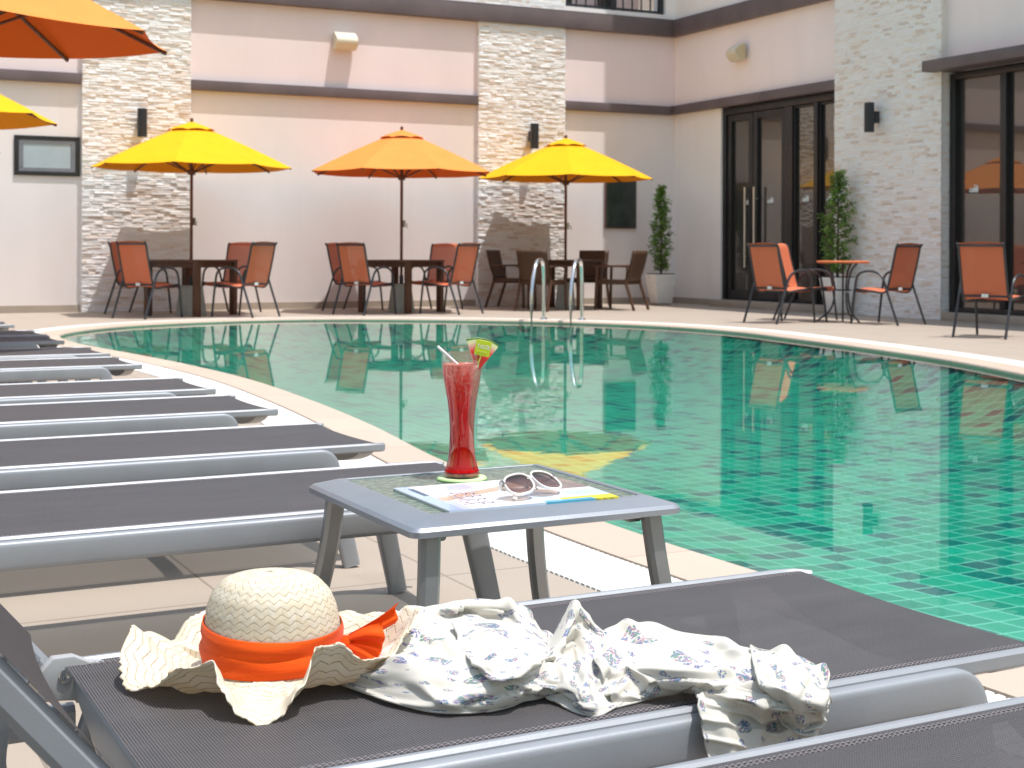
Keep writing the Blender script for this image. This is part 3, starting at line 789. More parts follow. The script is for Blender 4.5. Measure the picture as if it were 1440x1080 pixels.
for y in (13.03,12.1,11.1,10.1,9.1): mb.box(WX+0.03,WX+0.16,y-0.05,y+0.05,0.17,3.09)
mb.box(WX+0.03,WX+0.16,7.9,8.0,zb,zt)
local(mb).build('window_frame', M['frame'], hotel, bevel=0.004)
ys = [13.85,13.08,12.98,12.15,12.05,11.15,11.05,10.15,10.05,9.15,9.05,8.0]
for k in range(0,12,2):
    a, b = ys[k], ys[k+1]
    pn = local(MB().box(GX,GX+0.012,b,a,0.17,3.09)).build('window_pane', M['pane'], hotel)
    if k == 0: decal(pn, 13.66, 1.62)
hp(MB().box(GX+0.02,WX+D,7.95,13.95,0.1,3.2), 'window_interior', M['dark_in'])
hp(MB().box(GX+0.02,WX+D,16.1,19.0,0.1,3.2), 'door_interior', M['dark_in'])
# balcony railing
mb = MB()
for q in range(11):
    x = 11.10+q*0.178; mb.box(x-0.010,x+0.010,WY+0.06,WY+0.08,4.87,5.95)
mb.box(11.04,12.94,WY+0.05,WY+0.09,4.885,4.925).box(11.04,12.94,WY+0.045,WY+0.095,5.95,6.0).box(11.04,11.10,WY+0.04,WY+0.10,4.86,6.0).box(11.96,12.02,WY+0.04,WY+0.10,4.86,6.0).box(12.86,12.93,WY+0.03,WY+0.10,4.86,6.0)
hp(mb, 'balcony_railing', M['lamp'])

# wall lamps, loudspeakers, board
def wall_lamp(loc, rz, label):
    t = empty('wall_lamp', loc, rz); tag(t, label, 'lamp', 'cylinder lamps on the stone pillars')
    MB().lathe([(0.058,-0.2),(0.068,-0.2),(0.068,0.2),(0.060,0.2),(0.058,0.19),(0.01,0.188)],24,T(0,-0.135,0)).build('lamp_body', M['lamp'], t)
    MB().box(-0.05,0.05,-0.085,0.0,-0.075,0.085).build('wall_bracket', M['lamp'], t, bevel=0.006)
    return t
wall_lamp((4.18,WY-0.10,2.65), 0, 'black cylinder wall lamp on the stone pillar above the left yellow parasol')
wall_lamp((10.36,WY-0.10,2.70), 0, 'black cylinder wall lamp on the middle stone pillar, half behind a yellow parasol')
wall_lamp((WX-0.13,15.15,2.70), R(-90), 'black cylinder wall lamp on the stone pillar between the two glazed openings')
def speaker(loc, rz, label):
    t = empty('loudspeaker', loc, rz); tag(t, label, 'loudspeaker', 'cream loudspeakers high on the walls')
    prof = [(0.0,-0.12),(0.0,0.12),(-0.06,0.13),(-0.17,0.05),(-0.19,0.0),(-0.185,-0.04),(-0.12,-0.12),(-0.06,-0.14)]
    mb = MB(); n = len(prof)
    v = [(-0.17,y,z) for y,z in prof]+[(0.17,y,z) for y,z in prof]
    mb.add(v, [tuple(range(n)),tuple(range(2*n-1,n-1,-1))]+[(i,n+i,n+(i+1)%n,(i+1)%n) for i in range(n)])
    mb.build('speaker_body', M['cream'], t, bevel=0.012)
    mb = MB()
    v = [(0.176,y*0.86-0.008,z*0.84) for y,z in prof]
    mb.add(v, [tuple(range(n))], sm=False); mb.build('speaker_side', M['cream2'], t)
    MB().box(-0.05,0.05,-0.01,0.03,-0.05,0.05).build('mount', M['cream2'], t)
speaker((7.22,WY-0.03,4.02), 0, 'cream loudspeaker on the pink upper wall between two stone pillars')
speaker((WX-0.03,18.45,4.0), R(-100), 'cream loudspeaker on the pink wing wall above the glass doors')
t = empty('notice_board', (12.08,WY-0.02,1.66)); tag(t, 'dark framed board hanging on the wall right of a yellow parasol', 'board')
MB().box(-0.30,0.30,-0.018,0.02,-0.415,0.415).build('frame', M['board_edge'], t, bevel=0.004)
MB().box(-0.285,0.285,-0.024,-0.0185,-0.40,0.40).build('face', M['board'], t)

# ------------------------------------------------------------------ parasols
def make_parasol(name_col, canvas, R0=1.33, zr=1.97, za=2.58, base=True):
    root = empty('parasol')
    ang = [2*PI*k/8 for k in range(8)]
    def canopy(r_in, r_out, z_in, z_out, sag, n=7, drop=0.0):
        mb = MB(); m = 6
        for k in range(8):
            a0, a1 = ang[k], ang[(k+1)%8]
            def fn(u, v, a0=a0, a1=a1):
                r = r_in+(r_out-r_in)*v
                p0 = Vector((math.cos(a0),math.sin(a0),0))*r; p1 = Vector((math.cos(a1),math.sin(a1),0))*r
                p = p0.lerp(p1, u)
                z = z_in+(z_out-z_in)*v + 0.012*math.sin(PI*v)*(1 if drop == 0 else .3) - sag*4*u*(1-u)*v
                # scalloped hem between two ribs
                if v > 0.999: p = p*(1-0.014*4*u*(1-u))
                return (p.x, p.y, z)
            mb.grid(fn, m, n)
        return mb
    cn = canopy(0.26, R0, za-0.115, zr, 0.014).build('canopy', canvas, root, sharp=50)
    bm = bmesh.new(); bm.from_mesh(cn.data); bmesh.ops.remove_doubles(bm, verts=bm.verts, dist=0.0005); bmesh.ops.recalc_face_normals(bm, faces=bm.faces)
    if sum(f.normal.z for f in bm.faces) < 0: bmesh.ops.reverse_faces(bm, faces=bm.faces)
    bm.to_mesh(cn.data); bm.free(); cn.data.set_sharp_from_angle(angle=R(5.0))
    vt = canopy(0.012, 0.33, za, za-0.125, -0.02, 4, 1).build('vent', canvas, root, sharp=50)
    # turn ridge smoothing into creases only along ribs
    mb = MB(); mb.tube([(0,0,0.02),(0,0,za-0.01)], 0.021, 12); mb.build('pole', M['pole'], root)
    mb = MB(); mb.lathe([(0.0,za+0.055),(0.018,za+0.045),(0.024,za+0.02),(0.014,za),(0.03,za-0.004),(0.0,za-0.006)],16); mb.build('finial', M['pole'], root)
    hub = MB().lathe([(0.024,zr-0.10),(0.05,zr-0.10),(0.055,zr-0.06),(0.05,zr-0.03),(0.024,zr-0.03)],16).build('hub', M['pole'], root)
    for k in range(8):
        c, s_ = math.cos(ang[k]), math.sin(ang[k])
        mb = MB(); mb.bar([(0.03*c,0.03*s_,za-0.05),((R0*0.5)*c,(R0*0.5)*s_,(za-0.10+zr)/2+0.0),((R0-0.01)*c,(R0-0.01)*s_,zr-0.012)], 0.018, 0.024); rb = mb.build('rib', M['pole'], root)
        mb = MB(); mb.bar([(0.05*c,0.05*s_,zr-0.06),(R0*0.52*c,R0*0.52*s_,(za-0.09)*.47+zr*.53-0.02)], 0.014, 0.018); mb.build('strut', M['pole'], rb)
    mb = MB(); mb.box(0.02,0.055,-0.02,0.02,1.20,1.30).tube([(0.04,0,1.25),(0.08,0,1.25),(0.085,0,1.19)],0.007,6); mb.build('crank', M['metal_y'], root)
    if base:
        MB().frustum(0.0,0.30,0.40,0.22).build('base_block', M['concrete'], root, bevel=0.012)
        MB().lathe([(0.022,0.40),(0.03,0.40),(0.03,0.52),(0.022,0.52)],12).build('sleeve', M['lamp'], root)
    return root
py = make_parasol('yellow', M['yellow']); po = make_parasol('orange', M['orange'])
T1, T2, T3 = (4.57,18.90), (7.52,18.75), (10.27,18.95)
def setp(o, loc, rz, label, tilt=None, group=None):
    if len(loc) > 2:
        for ch in o.children:
            if ch.name.startswith(('base_block','sleeve')): ch.location.z = -loc[2]
    o.location = (loc[0], loc[1], loc[2] if len(loc) > 2 else 0); o.rotation_euler = (tilt[0] if tilt else 0, tilt[1] if tilt else 0, R(rz))
    tag(o, label, 'parasol', group or 'open market parasols')
py2 = copy_tree(py); py3 = copy_tree(py); po2 = copy_tree(po); py4 = copy_tree(po)
setp(py, T1, 22.5, 'yellow parasol over the leftmost dining table, in front of a stone pillar')
setp(po, T2, 0, 'orange parasol with a vented top over the middle dining table against the plain wall')
setp(py2, T3, -25, 'yellow parasol over the dark wicker chairs, its edge touching the orange one')
setp(po2, (0.58,8.65,0.13), 3, 'big orange parasol cut off by the top left corner, seen from below', (R(2.0),R(1.0)))
setp(py3, (0.62,12.85), 3, 'yellow parasol reaching in at the left edge above a small dark window')
setp(py4, (0.62,17.0), 3, 'far orange parasol of which only a tip shows at the left edge')

# ------------------------------------------------------------------ dining tables and chairs
def make_table():
    root = empty('dining_table'); h = 0.74; a = 0.44
    MB().box(-a,a,-a,a,h-0.03,h).build('tabletop', M['wood'], root, bevel=0.006)
    mb = MB(); mb.box(-a+.05,a-.05,-a+.035,-a+.06,h-0.10,h-0.031).box(-a+.05,a-.05,a-.06,a-.035,h-0.10,h-0.031).box(-a+.035,-a+.06,-a+.06,a-.06,h-0.10,h-0.031).box(a-.06,a-.035,-a+.06,a-.06,h-0.10,h-0.031)
    mb.build('apron', M['wood'], root)
    for sx in (-1,1):
        for sy in (-1,1):
            x, y = sx*(a-0.045), sy*(a-0.045)
            MB().box(x-0.04,x+0.04,y-0.04,y+0.04,0,h-0.031).build('leg', M['wood'], root, bevel=0.005)
    return root
def make_sling_chair():
    """patio chair; the sitter faces local +Y"""
    root = empty('sling_chair'); W = 0.235
    prof = [(0.25,0.385),(0.27,0.405),(0.24,0.42),(0.05,0.405),(-0.13,0.385),(-0.19,0.40),(-0.225,0.45),(-0.265,0.60),(-0.315,0.80),(-0.345,0.93),(-0.375,0.97)]
    P = smooth_pts([(0,y,z) for y,z in prof], 5)
    n = len(P)
    def fn(u, v):
        p = P[min(n-1,int(round(v*(n-1))))]; x = (u-0.5)*2*(W-0.008)
        # slight give of the cloth in the middle
        i = min(n-2,int(v*(n-1))); tg = (P[i+1]-P[i]); nn = Vector((0,tg.z,-tg.y)); nn = nn.normalized() if nn.length else Vector((0,0,1))
        g = 0.018*(1-(2*u-1)**2)
        q = p + nn*g
        return (x, q.y, q.z)
    MB().grid(fn, 6, n-1).build('sling', M['chair_sling'], root, sharp=60)
    for s in (-1,1):
        mb = MB(); mb.tube([(s*W,p.y,p.z) for p in P], 0.0135, 8); mb.build('side_rail', M['chair_frame'], root)
        X = s*(W+0.035)
        leg = fillet([(X,0.285,0.0),(X,0.245,0.34),(X,0.20,0.615),(X,0.0,0.655),(X,-0.17,0.60),(X,-0.26,0.36),(X,-0.40,0.0)], 0.13, 6)
        mb = MB(); mb.tube(leg, 0.0145, 8); mb.build('arm_leg', M['chair_frame'], root)
        mb = MB()
        for y, z in ((0.235,0.40),(-0.225,0.45)): mb.tube([(s*W,y,z),(X,y,z)], 0.010, 6)
        mb.build('joint', M['chair_frame'], root)
    mb = MB(); mb.tube([(-W,0.20,0.395),(W,0.20,0.395)], 0.011, 6); mb.tube([(-W,-0.215,0.425),(W,-0.215,0.425)], 0.013, 6); mb.build('cross_tube', M['chair_frame'], root)
    mb = MB(); mb.tube([(-W,-0.36,0.945),(W,-0.36,0.945)], 0.0125, 8); mb.build('top_rail', M['chair_frame'], root)
    MB().box(-0.035,0.035,-0.2335,-0.2305,0.415,0.45,M=Matrix.Rotation(R(0),4,'X')).build('tag_plate', M['decal'], root)
    return root
def make_wicker_chair():
    root = empty('wicker_chair'); W = 0.245
    MB().box(-W,W,-0.22,0.27,0.38,0.45).build('seat', M['wicker'], root, bevel=0.012)
    mb = MB(); n = 8
    def fn(u, v):
        z = 0.44+0.44*v; y = -0.21-0.13*v-0.015*math.sin(PI*v); return ((u-0.5)*2*(W-0.012+0.01*v), y-0.02*(1-(2*u-1)**2), z)
    mb.grid(fn, 6, n); mb.build('backrest', M['wicker'], root, thick=0.035)
    for s in (-1,1):
        mb = MB(); mb.bar([(s*(W+0.012),0.27,0.0),(s*(W+0.005),0.25,0.63)], 0.036, 0.04); mb.build('leg', M['wood'], root)
        mb = MB(); mb.bar([(s*(W+0.012),-0.36,0.0),(s*(W+0.005),-0.225,0.40),(s*(W+0.002),-0.245,0.66)], 0.036, 0.04); mb.build('leg', M['wood'], root)
        mb = MB(); mb.bar([(s*(W+0.006),-0.275,0.645),(s*(W+0.010),0.0,0.652),(s*(W+0.010),0.28,0.645)], 0.05, 0.028); mb.build('armrest', M['wood'], root)
    return root
tab = make_table(); sc = make_sling_chair(); wk = make_wicker_chair()
used = {'t':False,'s':False,'w':False}
def place(kind, x, y, rz, label, group):
    src = {'t':tab,'s':sc,'w':wk}[kind]
    o = copy_tree(src) if used[kind] else src
    used[kind] = True
    o.location = (x,y,0); o.rotation_euler = (0,0,rz)
    tag(o, label, {'t':'table','s':'chair','w':'chair'}[kind], group)
    return o
sets = [(T1,25,0.83,'s',['leftmost terracotta sling chair, side on before the left stone pillar',
                        'terracotta sling chair turning its back to the pool, under the left yellow parasol',
                        'terracotta sling chair facing the pool behind the left yellow parasol table',
                        'terracotta sling chair turned left, right of the left yellow parasol table']),
        (T2,31,0.80,'s',['leftmost terracotta sling chair under the middle orange parasol, half hidden',
                        'terracotta sling chair turning its back to the pool, under the middle orange parasol',
                        'terracotta sling chair facing the pool behind the middle orange parasol table',
                        'rightmost terracotta sling chair under the middle orange parasol, turned left']),
        (T3,25,0.87,'w',['leftmost dark brown wicker chair, in front of the middle stone pillar',
                        'dark brown wicker chair turning its back to the pool behind the ladder rails',
                        'dark brown wicker chair facing the pool, behind its table and the ladder',
                        'dark brown wicker chair at the right of its table, nearest the dark wall board'])]
tl = ['dark wooden dining table under the left yellow parasol','dark wooden dining table under the middle orange parasol','dark wooden dining table with wicker chairs under the right yellow parasol']
for k, ((cx,cy), phi, rho, kind, labs) in enumerate(sets):
    a = -(R(26.3)+R(phi))
    place('t', cx, cy, a, tl[k], 'square dining tables by the wall')
    X1 = Vector((math.cos(a),math.sin(a))); Y1 = Vector((-math.sin(a),math.cos(a)))
    for d, lab, j in ((-X1,labs[0],0.06),(-Y1,labs[1],-0.05),(Y1,labs[2],0.05),(X1,labs[3],-0.08)):
        p = Vector((cx,cy))+d*rho; f = -d
        place(kind, p.x, p.y, math.atan2(f.y,f.x)-PI/2+j, lab, 'chairs around the dining tables')
# round bistro table and its chairs, one more chair at the right edge
bt = empty('bistro_table'); bx, by = camxy(4.12,17.7); bt.location = (bx,by,0)
tag(bt, 'small round orange topped bistro table on thin black legs before the right pillar', 'table')
MB().lathe([(0.0,0.735),(0.31,0.735),(0.325,0.745),(0.325,0.755),(0.31,0.765),(0.0,0.765)],40).build('tabletop', M['top_orange'], bt)
for k in range(3):
    a = 2*PI*k/3+0.5
    mb = MB(); mb.tube(smooth_pts([(0.27*math.cos(a),0.27*math.sin(a),0.735),(0.15*math.cos(a),0.15*math.sin(a),0.62),(0.10*math.cos(a),0.10*math.sin(a),0.40),(0.15*math.cos(a),0.15*math.sin(a),0.16),(0.32*math.cos(a),0.32*math.sin(a),0.012)],6), 0.012, 8); mb.build('leg', M['chair_frame'], bt)
mb = MB(); mb.tube([(0.10*math.cos(2*PI*i/24),0.10*math.sin(2*PI*i/24),0.40) for i in range(24)], 0.009, 6, closed=True); mb.tube([(0,0,0.01),(0,0,0.735)], 0.012, 8); mb.build('ring', M['chair_frame'], bt)
for r_, w_, fr, fw, lab in ((3.34,17.55,0.80,0.60,'terracotta sling chair left of the bistro table, its back to the pool'),
                        (3.80,18.15,0.90,-0.44,'pale terracotta sling chair facing us at the bistro table, next to the glass doors'),
                        (4.53,17.30,-0.62,0.78,'terracotta sling chair right of the bistro table, its back to us before the stone pillar'),
                        (4.99,14.75,0.62,0.78,'terracotta sling chair alone at the right edge in front of the tall window')):
    x, y = camxy(r_, w_); place('s', x, y, cam_dir(fr,fw)-PI/2, lab, 'chairs on the right of the pool')

# ------------------------------------------------------------------ potted shrubs
def shrub(loc, rz, label, h, pot_h, pot_w, rs, cone=0.25):
    t = empty('potted_shrub', (*loc,0), rz); tag(t, label, 'potted plant', 'clipped shrubs in white square pots')
    pt = MB().frustum(0.03,pot_w*0.66,pot_h,pot_w).build('pot', M['pot'], t, bevel=0.012)
    MB().frustum(0.0,pot_w*0.55,0.035,pot_w*0.6).build('pot_foot', M['plinth'], pt)
    MB().frustum(pot_h-0.015,pot_w*0.86,pot_h+0.012,pot_w*0.84).build('soil', M['soil'], t)
    mb = MB(); mb.tube([(0,0,pot_h-0.02),(0.012,0.0,pot_h+0.5*(h-pot_h)),(0.0,0.01,h-0.12)], 0.014, 8, radii=[0.02,0.013,0.004])
    br = []
    for k in range(74):
        f = (k+0.5)/74; z = pot_h+0.04+(h-pot_h-0.12)*f; a = k*2.4+rs.random()
        rad = cone*(0.35+0.65*math.sin(PI*min(1,0.22+0.78*(1-f)))**0.8)*(1.15-f*0.95)*rs.uniform(0.55,1.22)
        e = Vector((rad*math.cos(a),rad*math.sin(a),z+0.05)); mb.tube([(0,0,z),(e*0.5+Vector((0,0,z*0.5-0.01))),e], 0.004, 5, radii=[0.006,0.004,0.002]); br.append((Vector((0,0,z)),e))
    mb.build('stem', M['bark'], t)
    mb = MB()
    for b, e in br:
        shade = rs.uniform(0.7,1.25)
        for q in range(62):
            u = rs.uniform(0.35,1.08); p = b.lerp(e,u)+Vector((rs.gauss(0,0.024),rs.gauss(0,0.024),rs.gauss(0,0.022)))
            d = Vector((p.x,p.y,0.02)).normalized()*0.7+Vector((rs.gauss(0,.6),rs.gauss(0,.6),rs.gauss(0.1,.6))); d.normalize()
            s_ = d.cross(Vector((rs.gauss(0,1),rs.gauss(0,1),rs.gauss(0,1)))).normalized(); l = rs.uniform(0.022,0.042); wd = l*0.34
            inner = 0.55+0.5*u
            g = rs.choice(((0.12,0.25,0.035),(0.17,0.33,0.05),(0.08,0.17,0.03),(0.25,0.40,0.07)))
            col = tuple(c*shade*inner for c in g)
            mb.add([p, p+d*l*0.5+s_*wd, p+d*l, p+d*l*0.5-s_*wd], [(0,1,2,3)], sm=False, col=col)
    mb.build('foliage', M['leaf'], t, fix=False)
sx, sy = camxy(2.42,23.1)
shrub((sx,sy), R(-6), 'slender potted shrub in a white pot in the wall corner left of the glass doors', 1.96, 0.50, 0.40, random.Random(11), 0.23)
sx, sy = camxy(4.52,19.75)
shrub((sx,sy), R(4), 'fuller potted shrub in a white pot behind the bistro table', 2.02, 0.52, 0.36, random.Random(12), 0.30)

# ------------------------------------------------------------------ pool ladder
ld = empty('pool_ladder', (8.30,15.60,0)); ang_out = math.atan2(0.74,0.68)
ld.rotation_euler = (0,0,ang_out-PI/2); tag(ld, 'shiny steel pool ladder with two hooped handrails at the far pool edge', 'ladder')
for x in (-0.25,0.25):
    mb = MB(); mb.tube(fillet([(x,0.42,0.005),(x,0.42,0.52),(x,0.38,0.76),(x,0.06,0.76),(x,-0.16,0.42),(x,-0.16,-0.40)], 0.20, 8), 0.025, 12)
    r_ = mb.build('handrail', M['steel'], ld)
    MB().lathe([(0.026,0.004),(0.048,0.004),(0.045,0.018),(0.026,0.03)],16,T(x,0.42,0)).build('flange', M['steel'], r_)
mb = MB()
for z in (-0.12,-0.34): mb.box(-0.24,0.24,-0.205,-0.125,z-0.015,z+0.015)
mb.build('step', M['steel'], ld, bevel=0.005)

# ------------------------------------------------------------------ sun loungers (rows turned 1.15 degrees to the building)
LA = R(1.15)
def UL(x, y, z=0.0):
    return (x*math.cos(LA)-y*math.sin(LA), x*math.sin(LA)+y*math.cos(LA), z)
def make_lounger(theta, cloth='sling', cloth_b='sling_back'):
    """origin below the middle of the foot end, head towards -X"""
    root = empty('sun_lounger'); zt = 0.335; H = 1.235; hw = 0.26
    # seat cloth: a little slack, hollow at the foot end
    def fn(u, v):
        x = -H+0.0+(H-0.012)*u; y = (v-0.5)*2*hw
        k = 1-(2*v-1)**2
        if u > 0.97: x -= 0.015*k*(u-0.97)/0.03
        if u < 0.03: x += 0.008*k*(0.03-u)/0.03
        return (x, y, zt-0.002-0.007*k*min(1,4*min(u+0.12,1.02-u)))
    st = MB().grid(fn, 60, 14).build('seat_cloth', M[cloth], root)
    # double stitched hems, one part per hem: a thread seam with the stitches raised along it
    for s in (-1,1):
        mb = MB()
        n_ = 150; x0 = -H+0.02; dx = (H-0.05)/n_; P_ = []
        for d in (0.012,0.018):
            y = s*(hw-d); k = 1-(y/hw)**2; z = zt-0.002-0.007*k+0.0009
            pts = []
            for q in range(n_): pts += [(x0+q*dx,y,z-.0008),(x0+q*dx+.0012,y,z+.0006),(x0+q*dx+dx*.62,y,z+.0006),(x0+q*dx+dx*.66,y,z-.0008)]
            P_.append(pts)
        mb.bar(P_[0]+P_[1][::-1], 0.0013, 0.0009)
        mb.build('stitching', M['stitch'], st)
    for s in (-1,1):
        sect_rail = [(-H-0.01,s*(hw+0.007),zt-0.010),(-0.05,s*(hw+0.007),zt-0.010),(-0.018,s*(hw+0.004),zt-0.011),(0.004,s*(hw-0.012),zt-0.013)]
        MB().bar(sect_rail, 0.015, 0.024, 0.3).build('side_rail', M['alu'], root)
        path = fillet([(-H+0.02,s*(hw+0.018),zt-0.032),(-0.172,s*(hw+0.018),zt-0.032),(-0.105,s*(hw+0.028),0.004)], 0.024, 6)
        w_, h_ = 0.030, 0.055
        sect = [(w_/2*math.copysign(abs(math.cos(a))**0.42,math.cos(a)), h_/2*math.copysign(abs(math.sin(a))**0.42,math.sin(a))) for a in [2*PI*i/20 for i in range(20)]]
        n = len(path); scl = [1.0 if p.z > 0.2 else 0.85 for p in path]
        mb = MB(); mb.sweep(path, sect, up=(0.0,0.0,1.0) if False else (0.5,0,1), scale=scl); mb.build('leg_frame', M['alu'], root, sharp=50)
        leg = [(-H+0.06,s*(hw+0.012),zt-0.06),(-H-0.03,s*(hw+0.026),0.004)]
        mb = MB(); mb.sweep(leg, sect, up=(1,0,0), scale=[0.9,0.8]); mb.build('head_leg', M['alu'], root, sharp=50)
    # arched cross members
    def arch(mb, x, z, depth, Mx=None, w=0.05):
        pts = [(x, (v-0.5)*2*(hw+0.012), z-depth*math.sin(PI*v)**0.8) for v in [i/16 for i in range(17)]]
        mb.bar(pts, w, 0.016, 0.3, up=(0,0,1), M=Mx); return mb
    for x, dp in ((-0.52,0.075),(-H+0.045,0.075)):
        arch(MB(), x, zt-0.026, dp).build('cross_bar', M['alu_dark'], root)
    n_ = 16; seg_ = [((v/n_-0.5)*2*(hw+0.004), zt-0.024-0.048*math.sin(PI*v/n_)**0.7) for v in range(n_+1)]
    ep = MB(); ep.prism(seg_+[(hw,zt-0.020),(-hw,zt-0.020)], -0.075, -0.030, M=Matrix(((0,0,1,0),(1,0,0,0),(0,1,0,0),(0,0,0,1)))); ep.build('end_plate', M['alu_dark'], root, bevel=0.006)
    hp_ = MB(); hp_.prism(seg_+[(hw,zt-0.020),(-hw,zt-0.020)], -H+0.012, -H+0.050, M=Matrix(((0,0,1,0),(1,0,0,0),(0,1,0,0),(0,0,0,1)))); hp_.build('head_plate', M['alu'], root, bevel=0.006)
    # backrest
    MX = T(-H-0.003,0,zt-0.012) @ Matrix.Rotation(theta,4,'Y') @ T(0,0,0)
    BL = 0.72
    def fb(u, v):
        x = -BL+(BL-0.055)*u; y = (v-0.5)*2*(hw+0.034); k = 1-(2*v-1)**2
        if u < 0.03: x += 0.02*k
        if u > 0.97: x -= 0.015*k
        return MX @ Vector((x, y, 0.004-0.012*k))
    MB().grid(fb, 36, 14).build('back_cloth', M[cloth_b], root)
    for s in (-1,1):
        MB().bar([MX @ Vector(p) for p in ((0.0,s*(hw+0.019),-0.018),(-BL,s*(hw+0.019),-0.018))], 0.028, 0.036, 0.3, up=tuple(MX.to_3x3() @ Vector((0,0,1)))).build('back_rail', M['alu'], root)
        hb = MB(); hb.prism([(-0.035,-0.028),(0.02,-0.034),(0.055,-0.03),(0.062,0.012),(0.028,0.016),(0.008,0.026),(-0.018,0.026),(-0.036,0.008)], -0.010, 0.010, M=T(-H+0.004,s*(hw-0.004),zt-0.016) @ Matrix.Rotation(R(90),4,'X'))
        h_ = hb.build('hinge_bracket', M['bracket'], root, bevel=0.003)
        bo = MB()
        for sd_ in (-1,1): bo.lathe([(0.0,0.0),(0.009,0.0),(0.009,0.003),(0.005,0.0035),(0.0,0.002)],14,M=T(-H+0.001,s*(hw-0.004)+sd_*0.0105,zt-0.014) @ Matrix.Rotation(R(-90*sd_),4,'X'))
        bo.build('bolt', M['steel'], h_)
    for x, dp in ((-0.05,0.10),(-BL+0.02,0.05)):
        arch(MB(), x, -0.012, dp, MX).build('back_cross_bar', M['alu_dark'], root)
    if theta > R(20):
        st_ = MB()
        for s in (-1,1): st_.bar([MX @ Vector((-0.42,s*0.20,-0.02)), (-H-0.42,s*0.20,zt-0.09)], 0.022, 0.014)
        st_.bar([(-H-0.42,-0.21,zt-0.09),(-H-0.42,0.21,zt-0.09)], 0.02, 0.02)
        st_.build('support_stay', M['alu_dark'], root)
        for s in (-1,1): MB().bar([(-H+0.02,s*(hw+0.03),zt-0.085),(-H-0.70,s*(hw+0.03),zt-0.085)], 0.03, 0.04).build('back_frame', M['alu'], root)
    return root
main = make_lounger(R(50)); flat = make_lounger(R(8))
rows = [(1.40,0.985,'f','charcoal mesh sun lounger nearest us, cut off at the bottom right corner'),
    (1.575,1.675,'m','charcoal mesh sun lounger with its back raised, carrying the straw hat and floral scarf'),
    (1.53,3.085,'f','sun lounger directly behind the small glass topped table'),
    (1.53,3.99,'f','sun lounger second behind the glass topped table, its foot corner pointing at the red drink'),
    (1.53,4.95,'f','third sun lounger beyond the glass topped table, nearer one of a close pair'),
    (1.535,5.74,'f','fourth sun lounger beyond the glass topped table, farther one of the close pair'),
    (1.545,7.04,'f','fifth sun lounger beyond the table, with a light rail right before the pool curve'),
    (1.56,7.83,'f','sixth sun lounger beyond the table, a dark strip pressed behind the fifth'),
    (1.53,8.98,'f','seventh sun lounger beyond the table, its rounded foot end tip overlapping the water'),
    (1.545,9.66,'f','eighth sun lounger beyond the table, just behind the rounded tip of the seventh'),
    (1.53,10.95,'f','farthest sun lounger, only its foot end showing at the left edge')]
firstf = True
for xe, yc, kind, lab in rows:
    if kind == 'm': o = main
    elif firstf: o = flat; firstf = False
    else: o = copy_tree(flat)
    o.location = UL(xe, yc); o.rotation_euler = (0,0,LA)
    tag(o, lab, 'sun lounger', 'sun loungers in a row along the pool')

# ------------------------------------------------------------------ small side table
st = empty('side_table', UL(1.235,2.476), LA); tag(st, 'small silver framed side table with a rippled glass top and splayed legs', 'table')
def rrect(a, b, r, z, n=5):
    out = []
    for sx, sy, a0 in ((1,1,0),(-1,1,90),(-1,-1,180),(1,-1,270)):
        for i in range(n+1):
            t = R(a0+90*i/n); out.append((sx*(a-r)+r*math.cos(t), sy*(b-r)+r*math.sin(t), z))
    return out
A, B = 0.277, 0.272; zt = 0.42
mb = MB(); loops = [rrect(A-.062,B-.062,.006,zt-.012), rrect(A-.062,B-.062,.006,zt-.001), rrect(A-.060,B-.060,.007,zt+.0005), rrect(A-.046,B-.046,.010,zt-.001), rrect(A-.008,B-.008,.018,zt-.013), rrect(A-.001,B-.001,.022,zt-.019), rrect(A-.001,B-.001,.022,zt-.029), rrect(A-.02,B-.02,.02,zt-.034), rrect(A-.06,B-.06,.006,zt-.034)]
n = len(loops[0])
for l in loops: mb.v += l
for k in range(len(loops)-1):
    for i in range(n): mb.face((k*n+i,k*n+(i+1)%n,(k+1)*n+(i+1)%n,(k+1)*n+i))
mb.build('frame', M['alu_table'], st, sharp=22)
MB().box(-A+.0625,A-.0625,-B+.0625,B-.0625,zt-.008,zt-.002).build('glass_top', M['tglass'], st)
for sx in (-1,1):
    for sy in (-1,1):
        x, y = sx*(A-.050), sy*(B-.042)
        pts = smooth_pts([(x,y,zt-.036),(x+sx*.012,y+sy*.018,.26),(x+sx*.04,y+sy*.042,.12),(x+sx*.075,y+sy*.06,.003)],5)
        mb = MB(); mb.bar(pts, 0.037, 0.028, 0.25, up=(0,1,0)); mb.build('leg', M['alu_dark'], st)
for s in (-1,1): MB().bar([(s*(A-.075),-B+.06,zt-.042),(s*(A-.075),B-.06,zt-.042)], 0.03, 0.014).build('brace', M['alu_dark'], st)
zt = 0.418
